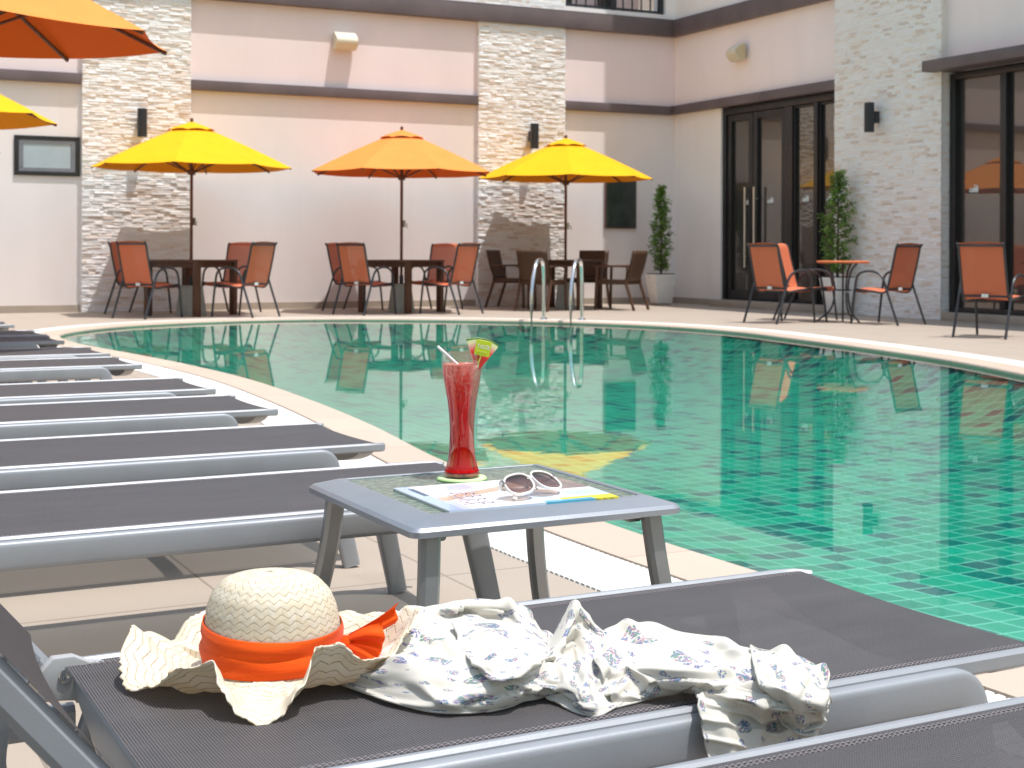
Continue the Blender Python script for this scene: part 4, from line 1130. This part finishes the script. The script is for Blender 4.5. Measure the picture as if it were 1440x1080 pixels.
# ------------------------------------------------------------------ drink
gx, gy = 1.233, 2.590
co = MB().lathe([(0.0,0.0),(0.049,0.0),(0.050,0.002),(0.049,0.0045),(0.0,0.0046)],48).build('coaster', M['coaster'])
co.location = UL(gx,gy,zt+.0008); tag(co, 'round pale green paper coaster under the tall glass', 'coaster')
mb = MB(); mb.lathe([(0.0505,0.0),(0.0515,0.0),(0.0515,0.002),(0.0505,0.002)],48); rm_ = mb.build('rim', M['coaster_rim'], co)
zc = zt+.0056
gl = empty('cocktail_glass', UL(gx,gy,zc)); tag(gl, 'tall curvy glass of iced red drink standing on a green coaster', 'glass')
H = 0.249
GP = [(0.000,.0375),(0.010,.0378),(0.022,.0368),(0.045,.0345),(0.09,.0315),(0.16,.0282),(0.24,.0262),(0.33,.0250),(0.42,.0252),(0.52,.0270),(0.62,.0300),(0.72,.0345),(0.80,.0378),(0.87,.0402),(0.93,.0412),(1.0,.0408)]
outer = [(r,f*H) for f, r in GP]
inner = [(max(0.001,r-.0007),f*H) for f, r in GP if f > 0.055]
prof = [(0.0,0.0)]+outer+[(outer[-1][0]-.001,H+.0008)]+inner[::-1]+[(0.0,0.012)]
mb = MB(); mb.lathe(prof, 48); mb.build('glass_wall', M['glass'], gl, sharp=60)
liq = [(0.0,0.0115),(.0350,0.0120)]+[(max(.001,r-.0010),f*H) for f, r in GP if 0.05 < f < 0.915]+[(0.0395,0.912*H),(0.0,0.911*H)]
lq = MB().lathe(liq, 48).build('red_drink', M['drink'], gl, sharp=60)
mb = MB(); mb.lathe([(0.0,.0035),(.0345,.0035),(.0362,.0065),(.0352,.0095),(0.0,.0085)],48); mb.build('glass_foot', simple('foot_refraction', (0.30,0.10,0.05), 0.08, var=0.9, vscale=70, spec=0.9), gl)  # amber mottling paints in light refracted by the thick clear base
mb = MB(); rr = random.Random(5)
for k in range(13):
    z = 0.150+0.0058*k; rad = 0.017 if z < .18 else 0.022; a = rr.uniform(0,2*PI); q = rr.uniform(0.3,1)*rad
    mm = T(q*math.cos(a),q*math.sin(a),z) @ Matrix.Rotation(rr.uniform(0,3),4,Vector((rr.random(),rr.random(),rr.random())).normalized())
    s = rr.uniform(.006,.0085); mb.box(-s,s,-s,s,-s,s,M=mm)
mb.build('ice_cubes', M['ice'], gl, bevel=0.0022)
# straws: one white bent end outside, others seen inside
cr = Vector((math.cos(-CAM_A),math.sin(-CAM_A),0)); cf = Vector((-cr.y,cr.x,0))
def gpt(r, f, z): return cr*r+cf*f+Vector((0,0,z))
st1 = empty('drinking_straw', UL(gx,gy,zc)); tag(st1, 'white straw leaning out to the left over the rim of the red drink', 'straw')
mb = MB(); mb.tube([gpt(-.050,.004,.262),gpt(-.012,.0,.2285),gpt(-.006,-.002,.222)], .0030, 12); mb.build('straw_end', M['white'], st1)
mb = MB(); mb.tube([gpt(-.006,-.002,.222),gpt(.004,-.006,.16),gpt(.013,-.008,.055)], .0030, 12); mb.build('straw_stem', simple('red_lit_straw',(0.85,0.10,0.07),0.3), st1)  # stem coloured red for the drink's light on a white straw
mb = MB()
mb.tube([gpt(.030,-.004,.235),gpt(.012,-.010,.17),gpt(-.0,-.012,.12),gpt(-.015,-.010,.06)], .0026, 10)
mb.tube([gpt(-.018,-.012,.10),gpt(.0,-.013,.115),gpt(.014,-.010,.11)], .0018, 8)
mb.build('stirrer', simple('orange_stirrer',(0.85,0.16,0.05),0.3), gl)
# watermelon wedge on the rim and its card
wm = empty('watermelon_slice', UL(gx,gy,zc)); tag(wm, 'small wedge of watermelon slotted on the rim of the tall glass', 'fruit slice')
tip = gpt(.030,-.012,.212); ang0 = R(50); ang1 = R(108); rad = .066
mb = MB(); n = 14; th = .0075
arcp = [(rad*math.cos(ang0+(ang1-ang0)*i/n), rad*math.sin(ang0+(ang1-ang0)*i/n)) for i in range(n+1)]
poly = [(0.0,0.0)]+arcp; v = []
for y in (-th,th): v += [(x,y,z) for x,z in poly]
m_ = len(poly); mb.add(v, [tuple(range(m_)), tuple(range(2*m_-1,m_-1,-1)), (0,m_,m_+1,1), (m_-1,2*m_-1,m_,0)], sm=False)
fl = mb.build('flesh', M['melon'], wm, fix=True); fl.location = tip; fl.rotation_euler = (0,0,-CAM_A+R(8))
mb = MB(); mb.grid(lambda u,w_: (lambda a,y,k: ((rad+.0016-.0)*math.cos(a),y,(rad+.0016)*math.sin(a)))(ang0+(ang1-ang0)*u,-th+2*th*w_,0), 14, 1)
rd = mb.build('rind', M['rind'], wm, thick=0.003); rd.location = tip; rd.rotation_euler = (0,0,-CAM_A+R(8))
pk = empty('garnish_pick', UL(gx,gy,zc)); tag(pk, 'lime green square card on a yellow stick stuck in the melon wedge, reading TASTE', 'drink pick')
cc = gpt(.0425,-.024,.2605)
MC = T(*cc) @ Rz(-CAM_A+R(4)) @ Matrix.Rotation(R(12),4,'Y')
cdm = MB(); a = .0150
cdm.v = []; 
pl = [(x,z) for x,z,_ in rrect(a,a,.0018,0)]
cdm.prism(pl, -.0008, .0008, M=MC @ Matrix.Rotation(R(90),4,'X')); card = cdm.build('card', M['lime'], pk)
ed = MB(); ed.tube([MC @ Vector((x,0,z)) for x,z in pl], .0006, 6, closed=True); ed.build('card_edge', M['lime_edge'], card)
mb = MB(); mb.bar([MC @ Vector((-.0005,0,-a)), MC @ Vector((-.003,.002,-.030)), gpt(.024,-.010,.150)], .0042, .0016); mb.build('stick', M['lime_edge'], pk)
def text_mesh(txt, size, Mx, mat, parent, name='lettering', sx=1.0, fill=True):
    cu = bpy.data.curves.new('lettering', 'FONT'); cu.body = txt; cu.size = size; cu.align_x = 'CENTER'; cu.align_y = 'CENTER'; cu.extrude = 0.00012
    o = bpy.data.objects.new('lettering', cu); C.objects.link(o)
    bpy.context.view_layer.update()
    me = bpy.data.meshes.new_from_object(o.evaluated_get(bpy.context.evaluated_depsgraph_get()))
    bpy.data.objects.remove(o)
    me.transform(Mx @ Matrix.Diagonal((sx,1,1,1))); me.materials.clear(); me.materials.append(mat)
    ob = bpy.data.objects.new(name, me); C.objects.link(ob); ob.parent = parent; return ob
text_mesh('TASTE', .0115, MC @ T(.0004,-.0011,.0022) @ Matrix.Rotation(R(90),4,'X'), M['white'], card, sx=0.80)
mb = MB()
for k in range(8): mb.box(-.0100+.0025*k,-.0084+.0025*k,-.0021,-.0008,-.0090+(.0005 if k%3 else 0),-.0068,M=MC)
mb.build('small_print', M['lime_edge'], card)

# ------------------------------------------------------------------ magazine and sunglasses
MGX, MGY = 1.052, 2.262
mg = empty('magazine', UL(MGX,MGY,zt), LA-R(1.0)); tag(mg, 'glossy magazine with a pale blue and white cover lying on the glass top', 'magazine')
ML, MW, MT = 0.345, 0.262, 0.0048
def zcurl(x, y): return MT+0.0022*max(0,(x/ML-0.1))*math.sin(PI*min(1,y/MW*0.9))
MB().grid(lambda u,v: (ML*u-.0008,MW*v,zcurl(ML*u,MW*v)*0.93), 12, 8).build('pages_top', M['paper'], mg)
mb = MB()
nu = 12
for side in range(4):
    for i in range(nu):
        a, b = i/nu, (i+1)/nu
        def q(t, z): 
            x, y = ((ML*t,.0006),(ML-.0006,MW*t),(ML*t,MW-.0006),(.0006,MW*t))[side]
            return (x,y,0.0 if z == 0 else zcurl(x,y)*0.92)
        mb.add([q(a,0),q(b,0),q(b,1),q(a,1)], [(0,1,2,3)], sm=False)
mb.build('page_block', M['paper'], mg)
# the cover picture: flat areas of colour on one curved sheet, chosen by position
pal = ['mag_white','mag_blue','mag_sky','mag_tan','mag_mauve','mag_yellow','mag_cyan']
def region(x, y):
    u, v = x/ML, y/MW
    if u < 0.085: return 1
    if u < 0.13 and v < 0.35: return 2
    if v < 0.055 and u > 0.56: return 6 if u < 0.86 else 5
    if v < 0.115 and u > 0.66+1.1*abs(v-0.08): return 5
    if u > 0.55 and v < 0.34 and v > 0.30-0.45*(u-0.55): return 2
    if u > 0.74 and v > 0.42: return 4
    if u > 0.66 and v > 0.62: return 4
    if 0.5 < v-0.55*(u-0.30)+0.05 < 0.64 and u < 0.7: return 3
    if v > 0.78-0.2*u and u < 0.4: return 2 if v < 0.92 else 0
    if 0.5 < u < 0.66 and v < 0.42: return 2
    return 0
mb = MB(); nu, nv = 69, 52
b0 = 0
for j in range(nv+1):
    for i in range(nu+1):
        x, y = ML*i/nu, MW*j/nv; mb.v.append((x,y,zcurl(x,y)+.0004))
for j in range(nv):
    for i in range(nu):
        b0 = j*(nu+1)+i
        mb.face((b0,b0+1,b0+nu+2,b0+nu+1), mi=region(ML*(i+.5)/nu, MW*(j+.5)/nv))
cv = mb.build('cover', [M[k] for k in pal], mg)
sp = MB().box(0,ML*0.56,-.0010,.0004,.0003,MT+.0002); sp.build('spine', M['mag_sky'], mg)
MB().box(ML*0.562,ML*0.86,-.0010,.0004,.0003,MT+.0002).build('spine_blue', M['mag_cyan'], mg)
MB().box(ML*0.862,ML,-.0010,.0004,.0003,MT+.0002).build('spine_yellow', M['mag_yellow'], mg)
mb = MB()
for x in (.020,.026): mb.box(x,x+.0022,.155,.235,MT+.0006,MT+.0012)
for k in range(9):
    x = ML*(0.865+0.014*k); mb.box(x,x+.003,-.0014,-.0010,.002,MT-.001-0.001*(k%3))
mb.build('print_bars', M['ink'], cv)
# handwriting-like masthead strokes (not readable in the photo)
mb = MB(); dots = MB(); rr = random.Random(21)
for k in range(4):
    y0 = .045+.034*k; x0 = .052+.004*k
    pts = [(x0+.0085*i+rr.uniform(-.002,.002), y0+(.013 if i%2 else -.006)+rr.uniform(-.004,.004), zcurl(x0,y0)+.0012) for i in range(8)]
    mb.bar(smooth_pts(pts,4), .0032, .0006, up=(0,0,1))
    for i in (1,4,6): p = pts[i]; dots.lathe([(0.0,0.0),(.0017,0.0),(.0017,.0005),(0.0,.0006)],10,T(p[0],p[1],p[2]+.0003))
    pass
mb.build('script_strokes', M['pink_ink'], cv); dots.build('script_dots', M['ink'], cv)

SGP = (1.204,2.347,.450)
sg = empty('sunglasses'); tag(sg, 'white framed sunglasses with large brown lenses lying open on the magazine', 'sunglasses')
def oval(a, b, e, n=40):
    return [(a*math.copysign(abs(math.cos(t))**e,math.cos(t)), b*math.copysign(abs(math.sin(t))**e,math.sin(t))) for t in [2*PI*i/n for i in range(n)]]
# frame plane: local X across the face, local Z up the lens, facing -Y
for s in (-1,1):
    cx = s*.0345; yaw = s*R(7)
    MXl = T(cx,0,0) @ Matrix.Rotation(yaw,4,'Z')
    ov = [(x+(-s)*0.003*(z/.024),z) for x,z in oval(.0300,.0250,.80)]
    fr = MB(); fr.sweep([MXl @ Vector((x,-.004*(x/.03)**2*0,z)) for x,z in ov], [(-.0019,-.0024),(-.0019,.0024),(.0014,.0020),(.0021,0),(.0014,-.0020)], up=(0,1,0), closed=True)
    f_ = fr.build('rim', M['white_frame'], sg, sharp=50)
    ln = MB(); c_ = [(x*.965,z*.965) for x,z in ov]; n = len(c_)
    vv = [(x,0.0005,z) for x,z in c_]+[(x*.55,-.0014,z*.55) for x,z in c_]+[(0,-.002,0)]
    ln.add(vv, [(i,(i+1)%n,n+(i+1)%n,n+i) for i in range(n)]+[(n+i,n+(i+1)%n,2*n) for i in range(n)], M=MXl)
    ln.build('lens', M['lens'], f_)
    yb = .010 if s > 0 else .017
    tp_ = MB(); tp_.bar(smooth_pts([(s*.0665,.001,.012),(s*.0655,yb*.8,.011),(s*.058,yb,.010),(s*.0,yb+.004,.002),(-s*.045,yb+.002,-.012),(-s*.060,yb-.002,-.026)],5), .0040, .0085, up=(0,.2,1)); tp_.build('temple', M['white_frame'], sg)
    hn = MB(); hn.box(-.003,.003,-.002,.006,-.005,.005,M=T(s*.065,.002,.012)); hn.build('hinge', M['metal_y'], sg)
mb = MB(); mb.bar(smooth_pts([(-.0075,-.001,.008),(0,-.003,.0115),(.0075,-.001,.008)],5), .004, .006); mb.build('bridge', M['white_frame'], sg)
mb = MB()
for s in (-1,1): mb.tube([(s*.009,.003,.004),(s*.0085,.009,-.004),(s*.010,.010,-.010)], .0012, 6)
mb.build('nose_pad', M['metal_y'], sg)

sg.matrix_world = T(*SGP) @ Rz(R(16.7)) @ Matrix.Rotation(R(-58),4,'X')

# ------------------------------------------------------------------ straw hat
hat = empty('straw_hat', (*UL(0.578,1.773)[:2],0.322), -CAM_A)
tag(hat, 'wavy brimmed woven straw hat with an orange ribbon, lying on the charcoal lounger', 'hat')
ZE = [(0,.092),(15,.085),(30,.066),(60,.050),(90,.040),(120,.062),(135,.055),(150,.028),(165,.050),(180,.070),(195,.040),(207,.014),(222,.026),(238,.056),(250,.066),(259,.042),(267,.012),(274,.004),(281,.010),(289,.042),(299,.078),(310,.080),(322,.056),(335,.052),(348,.072),(360,.092)]
RE = [(0,.192),(30,.178),(60,.176),(90,.170),(120,.182),(150,.176),(180,.190),(205,.186),(222,.176),(238,.166),(250,.158),(262,.178),(273,.187),(284,.179),(298,.152),(315,.152),(335,.168),(348,.182),(360,.192)]
def interp(tab, d):
    d %= 360
    for (a,va),(b,vb) in zip(tab, tab[1:]):
        if a <= d <= b:
            k = (d-a)/(b-a); k = k*k*(3-2*k); return va+(vb-va)*k
rb = 0.084
def crown_prof(t):
    # t 0 at the brim, 1 at the top
    a = t
    pr = [(0.0,rb,0.026),(0.18,rb*.985,0.052),(0.36,rb*.965,0.076),(0.52,rb*.925,0.098),(0.66,rb*.835,0.117),(0.78,rb*.685,0.1305),(0.89,rb*.43,0.1385),(1.0,0.0008,0.141)]
    for (t0,r0,z0),(t1,r1,z1) in zip(pr,pr[1:]):
        if t0 <= a <= t1+1e-9:
            k = (a-t0)/(t1-t0); return r0+(r1-r0)*k, z0+(z1-z0)*k
CP = smooth_pts([(crown_prof(i/14)[0],0,crown_prof(i/14)[1]) for i in range(15)], 3)
hb = MB(); NU = 180; rows_c = 16.0
def crown(u, v):
    p = CP[min(len(CP)-1,int(round(v*(len(CP)-1))))]; a = 2*PI*u
    lean = 0.05*p.z
    ridge = 0.0012*((v*rows_c+0.6*abs(((u*60)%2)-1))%1.0)
    return ((p.x+ridge)*1.05*math.cos(a)-lean, (p.x+ridge)*1.0*math.sin(a), p.z)
hb.grid(crown, NU, len(CP)-1, closed_u=True, uvfn=lambda u,v: (u*60, v*rows_c))
rows_b = 10.0
def brim(u, v):
    d = 360*u; a = 2*PI*u; ze, re = interp(ZE,d), interp(RE,d)
    n = 125
    saw = abs(((u*n)%1.0)-0.5)*2
    re += 0.0048*(saw-0.5)*(v**8)*(0.5+0.5*math.sin(a*17+1.3*math.sin(a*5)))+0.002*math.sin(a*11+1)*v
    r = rb+(re-rb)*v
    dip = -0.016*math.sin(PI*min(1,v*1.25))*(1 if ze > .03 else .4)
    z = 0.026+(ze-0.026)*v**1.55+dip+0.0016*math.sin(a*23+v*7)*v
    # the upturned flaps stand steeper
    pull = max(0,ze-.045)*0.30*v**3
    r -= pull
    x, y = r*math.cos(a)*1.03, r*math.sin(a)
    return (x, y, max(z,0.005+0.002*v) if ze > .02 else max(z,.0035))
hb.grid(brim, 750, 26, closed_u=True, uvfn=lambda u,v: (u*58+0.3, 40-v*rows_b))
hbo = hb.build('straw_body', M['straw'], hat, fix=False, sharp=60, thick=0.0015)
# ribbon round the foot of the crown
rb_ = MB(); rr = random.Random(9)
PH = [(rr.uniform(0,6.28), rr.uniform(2,5), rr.uniform(.6,1)) for _ in range(4)]
def ribbon(u, v):
    a = 2*PI*u; t = 0.0+0.385*v+0.06*math.sin(a-0.5)*(1 if v > .5 else .4)
    r, z = crown_prof(max(0,t)); lean = 0.05*z
    f = sum(k*math.sin(v*14*q/3+a*1.0*q/2*0+p+1.3*math.sin(a*2+p)) for p,q,k in PH)
    r = r+0.0035+0.0011*f+0.0016*math.sin(PI*v)
    return (r*1.05*math.cos(a)-lean, r*math.sin(a), z)
rb_.grid(ribbon, 140, 22, closed_u=True)
rb_.build('ribbon', M['ribbon'], hat, fix=False, sharp=80, thick=0.001)
# knot and tails on the right hand side
bw = MB()
def tail(p0, p1, p2, w0, w1, ph):
    def fn(u, v):
        p0_, p1_, p2_ = Vector(p0), Vector(p1), Vector(p2)
        c = (1-u)**2*p0_+2*u*(1-u)*p1_+u*u*p2_
        w = (w0+(w1-w0)*u)*(v-0.5)
        fold = 0.0045*math.sin(v*9+ph+u*2.2)*min(1,u*4+.3)
        return (c.x+fold*.5, c.y-fold, c.z+w)
    bw.grid(fn, 16, 14)
tail((.089,-.012,.050),(.118,-.030,.066),(.142,-.022,.060),.014,.040,.4)
tail((.089,-.012,.046),(.118,-.044,.048),(.140,-.046,.036),.012,.036,1.9)
tail((.089,-.004,.052),(.128,.006,.066),(.156,.010,.086),.012,.030,3.0)
bw.lathe([(0.0,-.016),(.008,-.012),(.011,0.0),(.008,.012),(0.0,.016)],12,T(.092,-.012,.048) @ Matrix.Rotation(R(20),4,'Y'))
bw.build('bow', M['ribbon'], hat, fix=False, sharp=80)

# ------------------------------------------------------------------ floral scarf: rumpled sheets of one cloth
from mathutils import noise as mnoise
scf = empty('floral_scarf', UL(0.90,1.66,0.325), LA)
tag(scf, 'crumpled cream scarf with small blue and pink flowers, trailing over the lounger edge', 'scarf')
SCARF = dict(
    A=[[(0.793,1.894,0.334),(0.862,1.939,0.334),(0.923,1.944,0.334),(0.974,1.926,0.334),(0.998,1.875,0.334),(0.977,1.788,0.334),(0.948,1.703,0.334)],
       [(0.775,1.862,0.350),(0.824,1.863,0.362),(0.875,1.850,0.368),(0.925,1.828,0.368),(0.962,1.807,0.362),(0.957,1.747,0.352),(0.945,1.688,0.345)],
       [(0.738,1.791,0.352),(0.793,1.809,0.356),(0.861,1.825,0.352),(0.913,1.806,0.350),(0.935,1.751,0.352),(0.926,1.679,0.350),(0.917,1.627,0.345)],
       [(0.694,1.721,0.356),(0.728,1.683,0.372),(0.774,1.652,0.378),(0.829,1.640,0.374),(0.866,1.611,0.368),(0.879,1.578,0.358),(0.890,1.570,0.345)],
       [(0.666,1.695,0.350),(0.688,1.624,0.368),(0.730,1.578,0.376),(0.779,1.552,0.374),(0.823,1.536,0.366),(0.849,1.524,0.354),(0.874,1.533,0.342)],
       [(0.647,1.687,0.342),(0.668,1.606,0.352),(0.706,1.544,0.358),(0.755,1.512,0.358),(0.808,1.512,0.352),(0.841,1.513,0.345),(0.862,1.512,0.338)],
       [(0.632,1.702,0.333),(0.662,1.608,0.333),(0.695,1.539,0.333),(0.748,1.512,0.333),(0.806,1.522,0.333),(0.844,1.530,0.333),(0.854,1.503,0.333)]],
    B=[[(0.829,1.769,0.365),(0.884,1.770,0.366),(0.920,1.733,0.362),(0.933,1.686,0.352)],
       [(0.779,1.641,0.383),(0.819,1.630,0.384),(0.860,1.610,0.378),(0.899,1.605,0.362)],
       [(0.756,1.568,0.386),(0.777,1.540,0.386),(0.817,1.534,0.382),(0.872,1.561,0.368)],
       [(0.755,1.548,0.379),(0.759,1.502,0.376),(0.794,1.500,0.374),(0.877,1.578,0.362)],
       [(0.757,1.547,0.374),(0.759,1.502,0.371),(0.795,1.502,0.369),(0.882,1.585,0.356)]],
    C=[[(0.961,1.725,0.334),(1.019,1.792,0.336),(1.049,1.802,0.338),(1.052,1.765,0.336),(1.027,1.678,0.334)],
       [(0.928,1.672,0.358),(0.941,1.657,0.394),(0.953,1.643,0.410),(0.965,1.629,0.392),(0.989,1.626,0.362)],
       [(0.884,1.603,0.362),(0.904,1.595,0.384),(0.933,1.614,0.392),(0.954,1.606,0.378),(0.955,1.578,0.366)],
       [(0.854,1.557,0.356),(0.889,1.574,0.362),(0.928,1.606,0.358),(0.918,1.554,0.366),(0.919,1.526,0.366)],
       [(0.839,1.529,0.348),(0.853,1.507,0.358),(0.858,1.480,0.362),(0.878,1.479,0.362),(0.902,1.491,0.358)],
       [(0.842,1.521,0.334),(0.849,1.490,0.340),(0.850,1.449,0.346),(0.873,1.456,0.346),(0.898,1.467,0.345)],
       [(0.844,1.499,0.333),(0.846,1.462,0.333),(0.859,1.437,0.333),(0.883,1.445,0.334),(0.917,1.466,0.334)]],
    R=[[(0.994,1.655,0.334),(1.058,1.710,0.334),(1.117,1.695,0.334),(1.158,1.632,0.334),(1.185,1.570,0.334),(1.200,1.500,0.334),(1.189,1.418,0.334)],
       [(0.970,1.622,0.358),(1.002,1.626,0.372),(1.051,1.598,0.378),(1.097,1.546,0.372),(1.126,1.493,0.370),(1.146,1.439,0.366),(1.179,1.413,0.354)],
       [(0.929,1.554,0.362),(0.971,1.577,0.366),(1.021,1.558,0.366),(1.072,1.510,0.360),(1.088,1.441,0.366),(1.111,1.396,0.364),(1.148,1.372,0.352)],
       [(0.893,1.488,0.366),(0.947,1.516,0.360),(0.968,1.468,0.374),(1.014,1.429,0.374),(1.055,1.399,0.364),(1.092,1.370,0.356),(1.132,1.352,0.345)],
       [(0.891,1.475,0.355),(0.935,1.483,0.352),(0.954,1.439,0.366),(0.991,1.396,0.372),(1.031,1.373,0.360),(1.067,1.343,0.352),(1.116,1.331,0.342)],
       [(0.893,1.465,0.342),(0.928,1.463,0.342),(0.957,1.445,0.350),(0.985,1.401,0.360),(1.013,1.357,0.356),(1.052,1.325,0.349),(1.107,1.322,0.340)],
       [(0.892,1.452,0.334),(0.929,1.457,0.334),(0.972,1.460,0.337),(0.996,1.421,0.346),(1.010,1.359,0.349),(1.046,1.325,0.345),(1.097,1.316,0.338)]],
    H=[[(0.978,1.408,0.364),(1.006,1.373,0.366),(1.032,1.341,0.360),(1.072,1.328,0.352),(1.125,1.343,0.346)],
       [(0.984,1.412,0.352),(0.999,1.361,0.357),(1.029,1.334,0.350),(1.076,1.327,0.345),(1.134,1.347,0.341)],
       [(0.960,1.374,0.351),(1.006,1.366,0.334),(1.063,1.372,0.315),(1.113,1.368,0.316),(1.157,1.374,0.320)],
       [(0.962,1.366,0.325),(1.002,1.352,0.316),(1.061,1.364,0.299),(1.100,1.352,0.307),(1.142,1.366,0.307)],
       [(0.966,1.362,0.300),(1.001,1.346,0.295),(1.063,1.362,0.279),(1.097,1.346,0.292),(1.132,1.362,0.292)],
       [(0.972,1.362,0.276),(1.003,1.346,0.273),(1.065,1.362,0.260),(1.099,1.346,0.275),(1.127,1.362,0.276)]],
    F=[[(1.120,1.484,0.372),(1.115,1.434,0.376),(1.130,1.410,0.372),(1.152,1.396,0.360)],
       [(1.054,1.389,0.378),(1.056,1.347,0.380),(1.075,1.329,0.374),(1.113,1.336,0.358)],
       [(1.024,1.340,0.374),(1.035,1.313,0.370),(1.056,1.298,0.360),(1.098,1.315,0.345)],
       [(1.068,1.362,0.326),(1.088,1.350,0.316),(1.109,1.350,0.310),(1.135,1.362,0.314)],
       [(1.078,1.356,0.311),(1.089,1.346,0.304),(1.110,1.348,0.301),(1.129,1.358,0.309)]],
)

def cr1(P, t):
    n = len(P)-1; t = max(0,min(n-1e-6,t*n)); i = int(t); f = t-i
    a, b, c, d = P[max(i-1,0)], P[i], P[i+1], P[min(i+2,n)]
    return 0.5*((2*b)+(c-a)*f+(2*a-5*b+4*c-d)*f*f+(3*b-a-3*c+d)*f*f*f)
sm = MB()
def sheet(rows, nu, nv, seed, amp, ku, kv, uvo, hang=False):
    G_ = [[Vector(p) for p in r] for r in rows]
    def base(u, v): return cr1([cr1(r, u) for r in G_], v)
    # arc lengths for the print
    cu = [base(i/40, .5) for i in range(41)]; cvv = [base(.5, i/40) for i in range(41)]
    lu = sum((cu[i+1]-cu[i]).length for i in range(40)); lv = sum((cvv[i+1]-cvv[i]).length for i in range(40))
    def fn(u, v):
        p = base(u, v); e = 1e-3
        tu = base(min(1,u+e),v)-base(max(0,u-e),v); tv = base(u,min(1,v+e))-base(u,max(0,v-e))
        n = tu.cross(tv); n = n.normalized() if n.length > 0 else Vector((0,0,1))
        if n.z < 0 and not hang: n = -n
        if hang and n.y > 0: n = -n
        q = Vector((u*lu*9+seed, v*lv*9, seed*.37))
        w1 = mnoise.noise(q*1.0); w2 = mnoise.noise(q*2.3+Vector((4,1,2))); w3 = mnoise.noise(q*3.6+Vector((1,7,3)))
        ph = (u*ku+v*kv)*2*PI+4.2*w1+.7*w2
        crest = (.5+.5*math.cos(ph))**4.5
        p2 = (v*ku*1.3-u*kv*.8)*2*PI+3.0*mnoise.noise(q*1.4+Vector((8,3,9)))
        c2 = (.5+.5*math.cos(p2))**6.0
        rid = max(0,.5-abs(w3)*2.2)**2*1.6
        d = amp*(1.05*crest+.8*c2-.42)+amp*.55*w1+amp*.10*w3
        edge = min(1, 6*min(v,1-v)+.25)
        r = p+n*d*edge+tu.normalized()*amp*.8*math.sin(ph)*edge*.5
        if not hang: r.z = max(r.z, .3285+.004*abs(w2))
        return (r.x-.90, r.y-1.66, r.z-.325)
    sm.grid(fn, nu, nv, uvfn=lambda u,v: (u*lu*1.12+uvo[0], v*lv*1.12+uvo[1]))
    # rolled hem along the free edges
    for e_ in ([fn(i/nu,0) for i in range(nu+1)],[fn(i/nu,1) for i in range(nu+1)],[fn(0,i/nv) for i in range(nv+1)],[fn(1,i/nv) for i in range(nv+1)]):
        sm.tube(e_[::2], .0011, 5)
sheet(SCARF['A'], 170, 100, 1.3, .0095, 2.6, 3.4, (0,0))
sheet(SCARF['B'], 90, 60, 7.7, .0060, 1.2, 1.6, (.53,.31))
sheet(SCARF['C'], 110, 130, 12.1, .0042, 2.0, 1.0, (.91,.07))
sheet(SCARF['R'], 170, 100, 23.5, .0095, 1.9, 3.6, (1.31,.4))
sheet(SCARF['H'], 120, 110, 31.9, .0058, 4.2, .6, (1.9,.0), True)
sheet(SCARF['F'], 90, 90, 41.2, .0060, 1.6, .8, (2.4,.2), True)
scarf_o = sm.build('scarf_cloth', M['floral'], scf, fix=False, sharp=180, thick=0.0009)
